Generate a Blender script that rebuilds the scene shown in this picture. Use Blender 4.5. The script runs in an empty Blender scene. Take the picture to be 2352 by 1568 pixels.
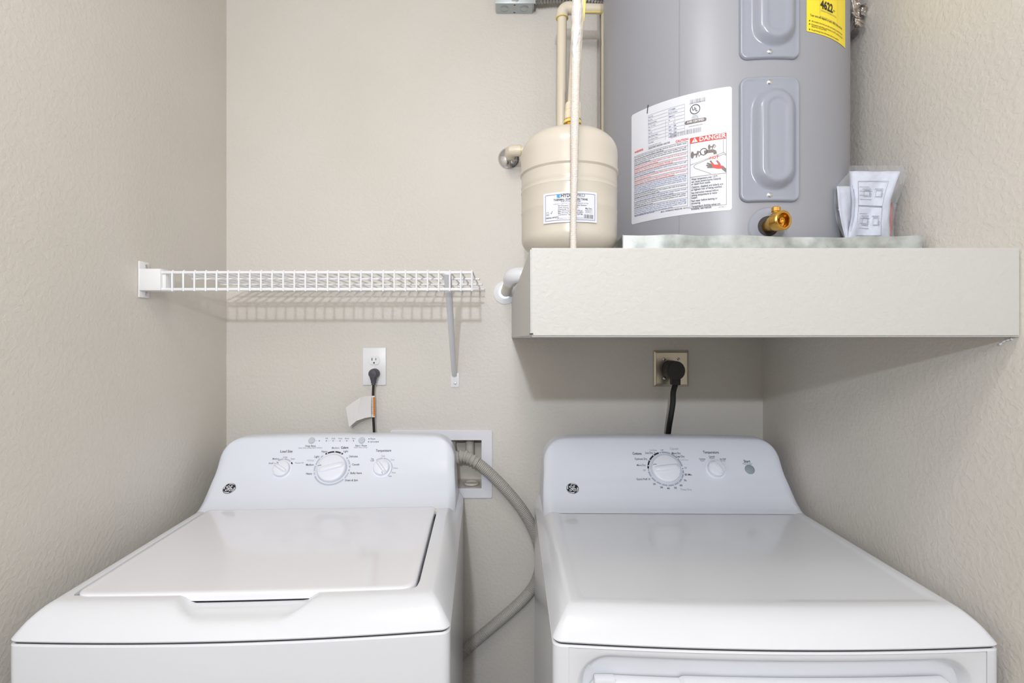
import bpy, bmesh, math, random
from math import sin, cos, pi, radians, sqrt, atan2, exp, log
from mathutils import Vector, Matrix
random.seed(7)
S = bpy.context.scene
COL = S.collection
# ------------------------------------------------------------------ camera
ZC = 1.38                     # eye height
D = 1.58                      # back wall distance
F = 1195.0                    # focal length in pixels of the 2352 wide frame
VX, VY = 1160.0, 779.0        # where the depth lines meet
cd = bpy.data.cameras.new('camera'); cam = bpy.data.objects.new('camera', cd); COL.objects.link(cam)
cam.location = (0, 0, ZC); cam.rotation_euler = (pi/2, 0, 0)
cd.sensor_width = 36; cd.lens = 36*F/2352
cd.shift_x = (1176-VX)/2352; cd.shift_y = -(784-VY)/2352
cd.clip_start = 0.02
S.camera = cam
# ------------------------------------------------------------------ light
S.view_settings.view_transform = 'Standard'; S.view_settings.look = 'None'
S.view_settings.gamma = 1; S.view_settings.exposure = 0.0; S.view_settings.use_curve_mapping = False
W = bpy.data.worlds.new('world'); S.world = W; W.use_nodes = True
W.node_tree.nodes['Background'].inputs[0].default_value = (1.0, 0.92, 0.78, 1)
W.node_tree.nodes['Background'].inputs[1].default_value = 0.12

def area(name, loc, target, size, power, col, shape='DISK'):
    l = bpy.data.lights.new(name, 'AREA'); l.shape = shape; l.size = size; l.energy = power; l.color = col
    o = bpy.data.objects.new(name, l); COL.objects.link(o); o.location = loc
    o.rotation_euler = (Vector(target)-Vector(loc)).to_track_quat('-Z', 'Y').to_euler()
    return o
area('flash_lamp', (-0.08, -1.30, ZC+0.51), (0.0, 1.58, ZC-0.10), 0.055, 19.5, (0.87, 0.94, 1.03))
area('flash_bounce_fill', (-0.15, -1.05, ZC+0.98), (0.05, 1.3, ZC-0.1), 0.70, 19.5, (1, 0.985, 0.965))  # added soft fill, stands for flash bounced off the room behind the camera
gl = bpy.data.lights.new('ceiling_globe', 'POINT'); gl.energy = 9.5; gl.color = (1, 0.97, 0.95); gl.shadow_soft_size = 0.13
go = bpy.data.objects.new('ceiling_globe', gl); COL.objects.link(go); go.location = (-0.06, 0.30, 2.31)

# ------------------------------------------------------------------ materials
def s2l(c):
    c = c/255.0
    return c/12.92 if c <= 0.04045 else ((c+0.055)/1.055)**2.4
def rgb(r, g, b): return (s2l(r), s2l(g), s2l(b), 1)
MATS = {}
def mat(name, col, rough=0.5, metal=0.0, spec=0.5, coat=0.0, bump=None, mott=None):
    if name in MATS: return MATS[name]
    m = bpy.data.materials.new(name); m.use_nodes = True; nt = m.node_tree; b = nt.nodes['Principled BSDF']
    b.inputs['Base Color'].default_value = col; b.inputs['Roughness'].default_value = rough
    b.inputs['Metallic'].default_value = metal; b.inputs['Specular IOR Level'].default_value = spec
    b.inputs['Coat Weight'].default_value = coat
    b.inputs['Coat Roughness'].default_value = 0.05
    tc = nt.nodes.new('ShaderNodeTexCoord')
    if bump:
        sc, st, dist, distort = bump
        n = nt.nodes.new('ShaderNodeTexNoise'); n.inputs['Scale'].default_value = sc
        n.inputs['Detail'].default_value = 3; n.inputs['Distortion'].default_value = distort
        nt.links.new(tc.outputs['Object'], n.inputs['Vector'])
        bp = nt.nodes.new('ShaderNodeBump'); bp.inputs['Strength'].default_value = st; bp.inputs['Distance'].default_value = dist
        nt.links.new(n.outputs['Fac'], bp.inputs['Height']); nt.links.new(bp.outputs[0], b.inputs['Normal'])
    if mott:
        col2, sc = mott
        n = nt.nodes.new('ShaderNodeTexNoise'); n.inputs['Scale'].default_value = sc; n.inputs['Detail'].default_value = 4
        nt.links.new(tc.outputs['Object'], n.inputs['Vector'])
        r = nt.nodes.new('ShaderNodeValToRGB'); r.color_ramp.elements[0].color = col; r.color_ramp.elements[1].color = col2
        r.color_ramp.elements[0].position = 0.38; r.color_ramp.elements[1].position = 0.62
        nt.links.new(n.outputs['Fac'], r.inputs[0]); nt.links.new(r.outputs[0], b.inputs['Base Color'])
    MATS[name] = m
    return m

def wall_material():
    m = bpy.data.materials.new('orange_peel_paint'); m.use_nodes = True; nt = m.node_tree; b = nt.nodes['Principled BSDF']
    tc = nt.nodes.new('ShaderNodeTexCoord')
    n1 = nt.nodes.new('ShaderNodeTexNoise'); n1.inputs['Scale'].default_value = 105; n1.inputs['Detail'].default_value = 1.6
    n1.inputs['Distortion'].default_value = 0.25
    n2 = nt.nodes.new('ShaderNodeTexNoise'); n2.inputs['Scale'].default_value = 300; n2.inputs['Detail'].default_value = 2
    n3 = nt.nodes.new('ShaderNodeTexNoise'); n3.inputs['Scale'].default_value = 3.0
    for n in (n1, n2, n3): nt.links.new(tc.outputs['Object'], n.inputs['Vector'])
    ramp = nt.nodes.new('ShaderNodeMapRange'); ramp.interpolation_type = 'SMOOTHSTEP'
    ramp.inputs[1].default_value = 0.42; ramp.inputs[2].default_value = 0.62
    nt.links.new(n1.outputs['Fac'], ramp.inputs[0])
    ad = nt.nodes.new('ShaderNodeMath'); ad.operation = 'MULTIPLY_ADD'; ad.inputs[1].default_value = 0.45
    nt.links.new(n2.outputs['Fac'], ad.inputs[0]); nt.links.new(ramp.outputs[0], ad.inputs[2])
    bp = nt.nodes.new('ShaderNodeBump'); bp.inputs['Strength'].default_value = 0.24; bp.inputs['Distance'].default_value = 0.0012
    nt.links.new(ad.outputs[0], bp.inputs['Height']); nt.links.new(bp.outputs[0], b.inputs['Normal'])
    mx = nt.nodes.new('ShaderNodeValToRGB')
    mx.color_ramp.elements[0].color = rgb(215, 210, 202); mx.color_ramp.elements[0].position = 0.35
    mx.color_ramp.elements[1].color = rgb(219, 214, 207); mx.color_ramp.elements[1].position = 0.65
    nt.links.new(n3.outputs['Fac'], mx.inputs[0]); nt.links.new(mx.outputs[0], b.inputs['Base Color'])
    b.inputs['Roughness'].default_value = 0.46; b.inputs['Specular IOR Level'].default_value = 0.42
    return m
M_wall = wall_material()
M_ceil = mat('ceiling_white', rgb(225, 222, 214), 0.8, bump=(120, 0.3, 0.001, 0.4))
M_floor = mat('vinyl_floor', rgb(150, 138, 120), 0.5, mott=(rgb(165, 152, 132), 12))
M_ledge = mat('dimmed_wall_paint', rgb(197, 195, 192), 0.5, spec=0.4, bump=(120, 0.5, 0.0016, 0.4))  # wall paint darkened for the ledge, to offset the strong flash on it
M_app = mat('appliance_enamel', rgb(226, 228, 234), 0.16, spec=0.5, coat=0.3)
M_lid = mat('lid_enamel', rgb(236, 236, 242), 0.12, spec=0.5, coat=0.3)
M_cons = mat('console_plastic', rgb(228, 232, 243), 0.27, spec=0.45)
M_knob = mat('knob_plastic', rgb(233, 236, 246), 0.3)
M_gap = mat('dark_gap', rgb(60, 58, 58), 0.8)
M_ink = mat('dark_ink', rgb(45, 45, 55), 0.5)
M_ink2 = mat('grey_ink', rgb(140, 140, 150), 0.5)
M_ring = mat('bluegrey_ring', rgb(188, 194, 207), 0.4)
M_ring2 = mat('slate_ring', rgb(168, 176, 192), 0.4)
M_dot = mat('white_dot', rgb(245, 245, 248), 0.4)
M_btn = mat('button_grey', rgb(192, 200, 206), 0.35)
M_btn2 = mat('button_slate', rgb(150, 163, 168), 0.35)
M_emb = mat('emblem_black', rgb(28, 29, 38), 0.35)
M_embw = mat('emblem_white', rgb(235, 237, 242), 0.35)
M_rim = mat('emblem_rim', rgb(170, 172, 178), 0.25, metal=0.6)
M_white = mat('white_plastic', rgb(238, 238, 240), 0.35)
M_wire = mat('white_vinyl_wire', rgb(238, 239, 243), 0.3)
M_brace = mat('white_painted_steel', rgb(226, 226, 230), 0.32)
M_tank = mat('grey_heater_paint', rgb(152, 153, 161), 0.36, spec=0.5)
M_panel = mat('grey_panel_paint', rgb(150, 154, 167), 0.22, spec=0.6)
M_embt = mat('emboss_highlight', rgb(178, 182, 194), 0.2)
M_chrome = mat('chrome', rgb(225, 225, 228), 0.12, metal=1)
M_screw = mat('zinc_screw', rgb(215, 216, 220), 0.25, metal=1)
M_brass = mat('brass', rgb(214, 168, 84), 0.25, metal=1)
M_galv = mat('galvanised', rgb(158, 163, 160), 0.42, metal=0.7, mott=(rgb(200, 204, 203), 26))
M_steel = mat('stainless', rgb(205, 196, 178), 0.32, metal=0.95)
M_label = mat('label_white', rgb(218, 220, 228), 0.38)
M_black = mat('black_rubber', rgb(24, 23, 26), 0.4)
M_plug = mat('plug_grey', rgb(74, 72, 80), 0.42)
M_cream = mat('cream_cpvc', rgb(232, 221, 200), 0.32)
M_exp = mat('cream_tank_paint', rgb(203, 195, 183), 0.27, spec=0.45)
M_yglue = mat('yellow_cement', rgb(234, 212, 120), 0.3)
M_ytag = mat('yellow_label', rgb(250, 225, 50), 0.4)
M_red = mat('red_ink', rgb(222, 62, 50), 0.45)
M_blueink = mat('blue_ink', rgb(82, 96, 150), 0.5)
M_hyd = mat('logo_blue', rgb(40, 150, 215), 0.45)
M_greyink = mat('brown_grey_ink', rgb(118, 108, 104), 0.5)
M_hose = mat('grey_hose', rgb(178, 174, 168), 0.42)
M_box = mat('box_plastic', rgb(232, 232, 240), 0.3)
M_boxin = mat('box_inner', rgb(214, 208, 198), 0.4)
M_jbox = mat('zinc_box', rgb(190, 197, 200), 0.4, metal=0.5)
M_flex = mat('flex_conduit', rgb(160, 158, 156), 0.35, metal=0.7)
M_pvc = mat('white_pvc', rgb(238, 239, 245), 0.22)
M_pvc2 = mat('pvc_nipple', rgb(222, 218, 208), 0.35)
M_plaster = mat('plastered_hose', rgb(208, 205, 200), 0.55, bump=(220, 0.5, 0.002, 1.0), mott=(rgb(212, 202, 194), 45))
M_plast2 = mat('plaster_white', rgb(216, 217, 220), 0.6, bump=(240, 0.5, 0.002, 1.0))
M_orange = mat('orange_label', rgb(240, 140, 40), 0.4)
M_tag = mat('tag_paper', rgb(225, 223, 222), 0.35)
M_paper = mat('manual_paper', rgb(226, 229, 240), 0.5)
M_redcard = mat('red_card', rgb(176, 92, 84), 0.5)
M_foil = mat('crumpled_foil', rgb(222, 214, 206), 0.3, metal=0.9)
def plastic_film():
    m = bpy.data.materials.new('plastic_film'); m.use_nodes = True; nt = m.node_tree; nt.nodes.clear()
    o = nt.nodes.new('ShaderNodeOutputMaterial'); t = nt.nodes.new('ShaderNodeBsdfTransparent'); g = nt.nodes.new('ShaderNodeBsdfPrincipled')
    t.inputs[0].default_value = (0.93, 0.94, 0.96, 1)
    g.inputs['Base Color'].default_value = rgb(205, 208, 216); g.inputs['Roughness'].default_value = 0.12
    lw = nt.nodes.new('ShaderNodeLayerWeight'); lw.inputs[0].default_value = 0.35
    mr = nt.nodes.new('ShaderNodeMapRange'); mr.inputs[3].default_value = 0.09; mr.inputs[4].default_value = 0.6
    nt.links.new(lw.outputs['Facing'], mr.inputs[0])
    x = nt.nodes.new('ShaderNodeMixShader'); nt.links.new(mr.outputs[0], x.inputs[0])
    nt.links.new(t.outputs[0], x.inputs[1]); nt.links.new(g.outputs[0], x.inputs[2]); nt.links.new(x.outputs[0], o.inputs[0])
    return m
M_film = plastic_film()

# ------------------------------------------------------------------ helpers
def P(px, py, Y):             # the point at depth Y seen at a pixel of the photograph
    return Vector(((px-VX)*Y/F, Y, ZC-(py-VY)*Y/F))
def new_obj(name, verts, faces, m=None, parent=None, smooth=False, mats=None, fm=None, autos=None):
    me = bpy.data.meshes.new(name); me.from_pydata([tuple(v) for v in verts], [], faces)
    for mm in (mats or ([m] if m else [])): me.materials.append(mm)
    if fm: me.polygons.foreach_set('material_index', fm)
    if smooth or autos is not None: me.polygons.foreach_set('use_smooth', [True]*len(me.polygons))
    me.validate(); me.update()
    if autos is not None: me.set_sharp_from_angle(angle=radians(autos))
    o = bpy.data.objects.new(name, me); COL.objects.link(o)
    if parent is not None: o.parent = parent
    return o
def recalc(o):
    bm = bmesh.new(); bm.from_mesh(o.data); bmesh.ops.recalc_face_normals(bm, faces=bm.faces); bm.to_mesh(o.data); bm.free()
    return o
def tag(o, label, cat, group=None):
    o['label'] = label; o['category'] = cat
    if group: o['group'] = group
    return o
def thing(name, label, cat, loc=(0, 0, 0), rz=0.0):
    o = bpy.data.objects.new(name, None); COL.objects.link(o); o.location = loc; o.rotation_euler = (0, 0, rz)
    o.empty_display_size = 0.05
    return tag(o, label, cat)
class MB:
    def __init__(s): s.v = []; s.f = []; s.mi = []
    def add(s, vs, fs, mi=0):
        k = len(s.v); s.v += [Vector(q) for q in vs]; s.f += [tuple(i+k for i in f) for f in fs]; s.mi += [mi]*len(fs)
    def box(s, x0, x1, y0, y1, z0, z1, mi=0):
        s.add([(x0,y0,z0),(x1,y0,z0),(x1,y1,z0),(x0,y1,z0),(x0,y0,z1),(x1,y0,z1),(x1,y1,z1),(x0,y1,z1)],
              [(0,3,2,1),(4,5,6,7),(0,1,5,4),(1,2,6,5),(2,3,7,6),(3,0,4,7)], mi)
    def bbox(s, x0, x1, y0, y1, z0, z1, b=0.002, mi=0):   # box with chamfered edges
        bm = bmesh.new(); bmesh.ops.create_cube(bm, size=1)
        for v in bm.verts:
            v.co = Vector(((x0+x1)/2+v.co.x*(x1-x0), (y0+y1)/2+v.co.y*(y1-y0), (z0+z1)/2+v.co.z*(z1-z0)))
        bmesh.ops.bevel(bm, geom=bm.edges[:], offset=b, segments=2, affect='EDGES', profile=0.5)
        bm.verts.ensure_lookup_table(); k = {v: i for i, v in enumerate(bm.verts)}
        s.add([v.co.copy() for v in bm.verts], [tuple(k[v] for v in f.verts) for f in bm.faces], mi); bm.free()
    def tube(s, pts, r, n=12, cap=True, mi=0):
        pts = [Vector(p) for p in pts]; N = len(pts)
        rr = r if callable(r) else (lambda i: r)
        up = None; rings = []
        for i in range(N):
            t = (pts[min(i+1, N-1)]-pts[max(i-1, 0)]).normalized()
            if up is None:
                a = Vector((0, 0, 1)) if abs(t.z) < 0.9 else Vector((1, 0, 0)); up = t.cross(a).normalized()
            else: up = (up-t*up.dot(t)).normalized()
            w = t.cross(up)
            rings.append([pts[i]+(up*cos(2*pi*k/n)+w*sin(2*pi*k/n))*rr(i) for k in range(n)])
        vs = [q for ring in rings for q in ring]; fs = []
        for i in range(N-1):
            for k in range(n):
                a = i*n+k; b = i*n+(k+1) % n; fs.append((a, a+n, b+n, b))
        if cap: fs += [tuple(range(n)), tuple(range(N*n-1, (N-1)*n-1, -1))]
        s.add(vs, fs, mi)
    def lathe(s, prof, n=48, M=None, mi=0, cap0=True, cap1=True):   # prof: (r, h) around local +Z
        M = M or Matrix.Identity(4); vs = []; fs = []
        for r, h in prof:
            for k in range(n): vs.append(M @ Vector((r*cos(2*pi*k/n), r*sin(2*pi*k/n), h)))
        for i in range(len(prof)-1):
            for k in range(n):
                a = i*n+k; b = i*n+(k+1) % n; fs.append((a, b, b+n, a+n))
        if cap0: fs.append(tuple(range(n-1, -1, -1)))
        if cap1: fs.append(tuple(range((len(prof)-1)*n, len(prof)*n)))
        s.add(vs, fs, mi)
    def build(s, name, m=None, parent=None, autos=35, mats=None):
        o = new_obj(name, s.v, s.f, m, parent, mats=mats, fm=s.mi if mats else None, autos=autos)
        return o
def spline(pts, n=8):          # Catmull-Rom through the points
    pts = [Vector(p) for p in pts]; out = []
    for i in range(len(pts)-1):
        p0 = pts[max(i-1, 0)]; p1 = pts[i]; p2 = pts[i+1]; p3 = pts[min(i+2, len(pts)-1)]
        for k in range(n):
            t = k/n
            out.append(0.5*((2*p1)+(p2-p0)*t+(2*p0-5*p1+4*p2-p3)*t*t+(3*p1-p0-3*p2+p3)*t**3))
    out.append(pts[-1]); return out
def resample(pts, step):
    out = [pts[0].copy()]; acc = 0
    for a, b in zip(pts[:-1], pts[1:]):
        L = (b-a).length
        while acc+L >= step:
            t = (step-acc)/L; a = a.lerp(b, t); out.append(a.copy()); L = (b-a).length; acc = 0
            if L == 0: break
        acc += L
    return out
def frame(o, x, z):            # matrix with +Z along z and +X near x
    z = Vector(z).normalized(); x = Vector(x); x = (x-z*x.dot(z)).normalized(); y = z.cross(x)
    M = Matrix((x, y, z)).transposed().to_4x4(); M.translation = Vector(o); return M
def smooth(a, b, x):
    t = min(1, max(0, (x-a)/(b-a))); return t*t*(3-2*t)

# flat print: polygons in a surface's own (u, v), mapped on that surface
FONT = {}
def glyphs(body, bold):
    key = (body, bold)
    if key in FONT: return FONT[key]
    c = bpy.data.curves.new('t', 'FONT'); c.body = body; c.resolution_u = 2; c.align_x = 'CENTER'; c.align_y = 'CENTER'
    if bold: c.offset = 0.022*bold
    o = bpy.data.objects.new('t', c); COL.objects.link(o)
    dg = bpy.context.evaluated_depsgraph_get(); dg.update()
    me = o.evaluated_get(dg).to_mesh()
    vs = [(v.co.x, v.co.y) for v in me.vertices]; fs = [tuple(p.vertices) for p in me.polygons]
    o.to_mesh_clear(); COL.objects.unlink(o); bpy.data.objects.remove(o); bpy.data.curves.remove(c)
    FONT[key] = (vs, fs); return FONT[key]
class Print:
    def __init__(s, fmap): s.map = fmap; s.v = []; s.f = []; s.mi = []; s.mats = []
    def m(s, m):
        if m not in s.mats: s.mats.append(m)
        return s.mats.index(m)
    def add(s, vs, fs, m, lift=0.0):
        k = len(s.v); s.v += [s.map(u, v, lift) for u, v in vs]; s.f += [tuple(i+k for i in f) for f in fs]; s.mi += [s.m(m)]*len(fs)
    def text(s, body, u, v, size, m, bold=0, align='C', width=None, lift=0.0, rot=0, slant=0):
        vs, fs = glyphs(body, bold)
        if not vs: return
        x0 = min(q[0] for q in vs); x1 = max(q[0] for q in vs)
        kx = size if width is None else width/(x1-x0)
        off = {'C': -(x0+x1)/2, 'L': -x0, 'R': -x1}[align]
        c, d = cos(rot), sin(rot)
        out = []
        for a, b in vs:
            a = (a+off)*kx+slant*b*size; b = b*size
            out.append((u+a*c-b*d, v+a*d+b*c))
        s.add(out, fs, m, lift)
    def rect(s, u0, v0, u1, v1, m, nu=1, nv=1, lift=0.0):
        vs = [(u0+(u1-u0)*i/nu, v0+(v1-v0)*j/nv) for j in range(nv+1) for i in range(nu+1)]
        fs = [(j*(nu+1)+i, j*(nu+1)+i+1, (j+1)*(nu+1)+i+1, (j+1)*(nu+1)+i) for j in range(nv) for i in range(nu)]
        s.add(vs, fs, m, lift)
    def disc(s, u, v, r, m, n=20, lift=0.0, ry=None):
        s.add([(u+r*cos(2*pi*k/n), v+(ry or r)*sin(2*pi*k/n)) for k in range(n)], [tuple(range(n))], m, lift)
    def arc(s, u, v, r, w, a0, a1, m, lift=0.0, cap=True):
        n = max(3, int(abs(a1-a0)/5)); vs = []
        for k in range(n+1):
            a = radians(a0+(a1-a0)*k/n); vs += [(u+(r-w/2)*cos(a), v+(r-w/2)*sin(a)), (u+(r+w/2)*cos(a), v+(r+w/2)*sin(a))]
        s.add(vs, [(2*k, 2*k+1, 2*k+3, 2*k+2) for k in range(n)], m, lift)
        if cap and abs(a1-a0) < 359:
            for a in (a0, a1): s.disc(u+r*cos(radians(a)), v+r*sin(radians(a)), w/2, m, 10, lift)
    def line(s, pts, w, m, lift=0.0, sub=1):
        P2 = []
        for a, b in zip(pts[:-1], pts[1:]):
            for k in range(sub): P2.append((a[0]+(b[0]-a[0])*k/sub, a[1]+(b[1]-a[1])*k/sub))
        P2.append(pts[-1]); vs = []
        for i, p in enumerate(P2):
            a = P2[max(i-1, 0)]; b = P2[min(i+1, len(P2)-1)]; dx, dy = b[0]-a[0], b[1]-a[1]; L = sqrt(dx*dx+dy*dy) or 1
            nx, ny = -dy/L*w/2, dx/L*w/2; vs += [(p[0]+nx, p[1]+ny), (p[0]-nx, p[1]-ny)]
        s.add(vs, [(2*k, 2*k+1, 2*k+3, 2*k+2) for k in range(len(P2)-1)], m, lift)
    def poly(s, pts, m, lift=0.0): s.add(pts, [tuple(range(len(pts)))], m, lift)
    def build(s, name, parent): return new_obj(name, s.v, s.f, parent=parent, mats=s.mats, fm=s.mi)

# ------------------------------------------------------------------ room shell
XL, XR = -0.846, 0.783
YB = -1.60
ZT = 2.44
def structure(o): o['kind'] = 'structure'; return o
bx0, bx1 = P(921, 0, D).x, P(1107, 0, D).x            # opening of the recessed laundry box
bz1, bz0 = P(0, 1009, D).z, P(0, 1121, D).z
mb = MB()
xs = [XL-0.1, bx0, bx1, XR+0.1]; zs = [0, bz0, bz1, ZT]
for i in range(3):
    for j in range(3):
        if i == 1 and j == 1: continue
        mb.add([(xs[i], D, zs[j]), (xs[i+1], D, zs[j]), (xs[i+1], D, zs[j+1]), (xs[i], D, zs[j+1])], [(0, 1, 2, 3)])
for x0, x1, z0, z1 in ((bx0, bx0, bz0, bz1), (bx1, bx1, bz0, bz1)):
    mb.add([(x0, D, z0), (x0, D+0.02, z0), (x0, D+0.02, z1), (x0, D, z1)], [(0, 1, 2, 3)])
structure(mb.build('wall_back', M_wall))
for nm, x0, x1 in (('wall_left', XL-0.1, XL), ('wall_right', XR, XR+0.1)):
    mb = MB(); mb.box(x0, x1, YB, D, 0, ZT); structure(mb.build(nm, M_wall))
mb = MB(); mb.box(XL-0.1, XR+0.1, YB, D, -0.05, 0); structure(mb.build('floor', M_floor))
mb = MB(); mb.box(XL-0.1, XR+0.1, YB, D, ZT, ZT+0.05); structure(mb.build('ceiling', M_ceil))

# ------------------------------------------------------------------ heater ledge (boxed drywall platform)
LT = ZC+0.139; LB = ZC+0.0038; LY = 0.790
def ledge():
    bm = bmesh.new()
    fx = (0.0383, XR); bxk = (0.0205, XR)
    vs = [bm.verts.new(p) for p in ((fx[0]+0.0005, LY, LB), (fx[1], LY, LB), (bxk[1], D, LB), (bxk[0]-0.0005, D, LB),
                                    (fx[0], LY, LT), (fx[1], LY, LT), (bxk[1], D, LT-0.012), (bxk[0], D, LT-0.016))]
    for f in ((0,3,2,1),(4,5,6,7),(0,1,5,4),(1,2,6,5),(2,3,7,6),(3,0,4,7)): bm.faces.new([vs[i] for i in f])
    es = [e for e in bm.edges if min(v.co.x for v in e.verts) < 0.1 or all(abs(v.co.y-LY) < 1e-4 for v in e.verts)]
    bmesh.ops.bevel(bm, geom=es, offset=0.0022, segments=2, affect='EDGES')
    me = bpy.data.meshes.new('heater_ledge'); bm.to_mesh(me); bm.free(); me.materials.append(M_ledge)
    o = bpy.data.objects.new('heater_ledge', me); COL.objects.link(o)
    # chipped texture where the front corner meets the right wall, and a nick at the left end
    return tag(o, 'thick off-white drywall ledge carrying the grey water heater', 'ledge')
ledge_o = ledge()
mb = MB()
pts = [P(2302, 786, 0.80), P(2312, 779.5, 0.795), P(2325, 777.5, 0.79), P(2334, 776.5, 0.785)]
pts = [Vector((XR-0.0012, 0.783*F/(a-VX), ZC-(b-VY)*(0.783*F/(a-VX))/F)) for a, b in ((2298, 791), (2304, 786), (2311, 782), (2319, 780), (2326, 778))]
mb.tube(spline(pts, 3), lambda i: 0.0016+0.0007*sin(i*1.7), 6)
mb.build('peeled_caulk', M_white, ledge_o)
mb = MB(); a = P(1220, 767, LY-0.0005); mb.tube([a+Vector((-0.0025, 0, 0)), a+Vector((0.001, 0, 0.0005)), a+Vector((0.003, 0, 0.0002))], 0.0011, 6)
mb.build('nick', M_gap, ledge_o)

# ------------------------------------------------------------------ laundry machines
HW = 0.343; DEP = 0.692; ZR = ZC-0.4705; BOW = 0.016; ZTP = -0.430; WF = 0.050; WS = 0.035
def outline(inset, r0=0.014, bow=BOW, hw=HW, dep=DEP, nf=64, ns=24, nc=8, insf=None):
    """rounded rectangle seen from above with a bowed front; local y = 0 at the front corners"""
    x1 = hw-inset; y0 = inset if insf is None else insf; y1 = dep; r = max(r0-inset*0.5, 0.008)
    pts = []
    def fb(x): return -bow*(1-(x/hw)**2)
    for k in range(nc+1):                                  # front left corner
        a = pi+pi/2*k/nc; pts.append((-x1+r+r*cos(a), y0+r+r*sin(a), 0))
    for k in range(1, nf): pts.append((-x1+r+(2*x1-2*r)*k/nf, y0, 1))
    for k in range(nc+1):
        a = -pi/2+pi/2*k/nc; pts.append((x1-r+r*cos(a), y0+r+r*sin(a), 0))
    for k in range(1, ns): pts.append((x1, y0+r+(y1-y0-r)*k/ns, 2))
    pts.append((x1, y1, 2)); 
    for k in range(1, 6): pts.append((x1-2*x1*k/6, y1, 3))
    pts.append((-x1, y1, 2))
    for k in range(ns-1, 0, -1): pts.append((-x1, y0+r+(y1-y0-r)*k/ns, 2))
    out = []
    for x, y, t in pts:
        w = smooth(0.12, 0.0, y) if y < 0.12 else 0
        out.append((x, y+fb(x)*w))
    return out
def loft(rings, cap_last=True, cap_first=False):
    n = len(rings[0]); vs = [p for r in rings for p in r]; fs = []
    for i in range(len(rings)-1):
        for k in range(n):
            a = i*n+k; b = i*n+(k+1) % n; fs.append((a, b, b+n, a+n))
    if cap_last: fs.append(tuple(range((len(rings)-1)*n, len(rings)*n)))
    if cap_first: fs.append(tuple(range(n-1, -1, -1)))
    return vs, fs
PROF = [(0.486, -0.4300), (0.508, -0.4245), (0.533, -0.4125), (0.560, -0.3925), (0.584, -0.3680), (0.603, -0.3400),
        (0.618, -0.3090), (0.628, -0.2860), (0.635, -0.2735), (0.645, -0.2675), (0.658, -0.2655), (0.676, -0.2665),
        (0.686, -0.2740), (0.689, -0.30), (0.689, -0.43)]
def cover_z(ins):            # height of the rolled side rim at a given inset
    t = min(1, max(0, ins/WS)); return -0.4675+(ZTP+0.4675)*(1-(1-t)**1.6)
def cons_x(x, y, z, hw, Y0):
    """console surface: arched top, rounded upper corners and softened ends"""
    a = abs(x); r = 0.062
    top = -0.2655-0.010*(a/hw)**2.4
    if a > hw-r: top -= r-sqrt(max(0, r*r-(a-(hw-r))**2))
    k = 0.0035; base = -0.4305
    if z > base+0.001:
        z2 = -k*log(exp(-(z-top)/k)+1)+top if (z-top)/k > -30 else z
        z = max(z2, base)
    e = 0.028
    if a > hw-e and y < 0.66: y += 0.014*(1-sqrt(max(0, 1-((a-(hw-e))/e)**2)))
    drop = cover_z(HW-a*0.974)-ZTP
    x *= 0.974-0.020*smooth(-0.43, -0.345, z)
    z += (drop-0.0012)*smooth(-0.375, -0.43, z)
    return Vector((x, y, ZC+z))
def console(parent, hw, m=M_cons):
    xs = [-hw]; n = 84
    for k in range(1, n): xs.append(-hw*cos(pi*k/n)*1.0)
    xs.append(hw)
    prof = []
    for i in range(len(PROF)-1):
        for k in range(4):
            t = k/4; prof.append((PROF[i][0]*(1-t)+PROF[i+1][0]*t, PROF[i][1]*(1-t)+PROF[i+1][1]*t))
    prof.append(PROF[-1])
    prof = [prof[0]]+[((prof[i-1][0]+2*prof[i][0]+prof[i+1][0])/4, (prof[i-1][1]+2*prof[i][1]+prof[i+1][1])/4) for i in range(1, len(prof)-1)]+[prof[-1]]
    vs = []; m_ = len(prof)
    for x in xs:
        for y, z in prof: vs.append(cons_x(x, y, z, hw, 0))
    fs = []
    for i in range(len(xs)-1):
        for k in range(m_-1):
            a = i*m_+k; fs.append((a, a+m_, a+m_+1, a+1))
    fs.append(tuple(range(m_-1, -1, -1))); fs.append(tuple(range((len(xs)-1)*m_, len(xs)*m_)))
    return new_obj('control_console', vs, fs, m, parent, autos=50)
# arc-length description of the face profile, v = 0 at y = 0.5
FACE = []
_s = 0.0
_pp = None
for i in range(len(PROF)-5):
    for k in range(6):
        t = k/6; y = PROF[i][0]*(1-t)+PROF[i+1][0]*t; z = PROF[i][1]*(1-t)+PROF[i+1][1]*t
        if _pp: _s += sqrt((y-_pp[0])**2+(z-_pp[1])**2)
        FACE.append((_s, y, z)); _pp = (y, z)
def face_pt(u, v, lift=0.0):
    for a, b in zip(FACE[:-1], FACE[1:]):
        if a[0] <= v <= b[0]: break
    t = (v-a[0])/(b[0]-a[0]); y = a[1]+(b[1]-a[1])*t; z = a[2]+(b[2]-a[2])*t
    # smooth normal from a wider neighbourhood
    i = FACE.index(a); p = FACE[max(0, i-5)]; q = FACE[min(len(FACE)-1, i+6)]
    dy, dz = q[1]-p[1], q[2]-p[2]; L = sqrt(dy*dy+dz*dz); ny, nz = -dz/L, dy/L
    l = 0.0011+lift
    return Vector((u, y+ny*l, ZC+z+nz*l)), Vector((0, dy/L, dz/L)), Vector((0, ny, nz))
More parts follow.
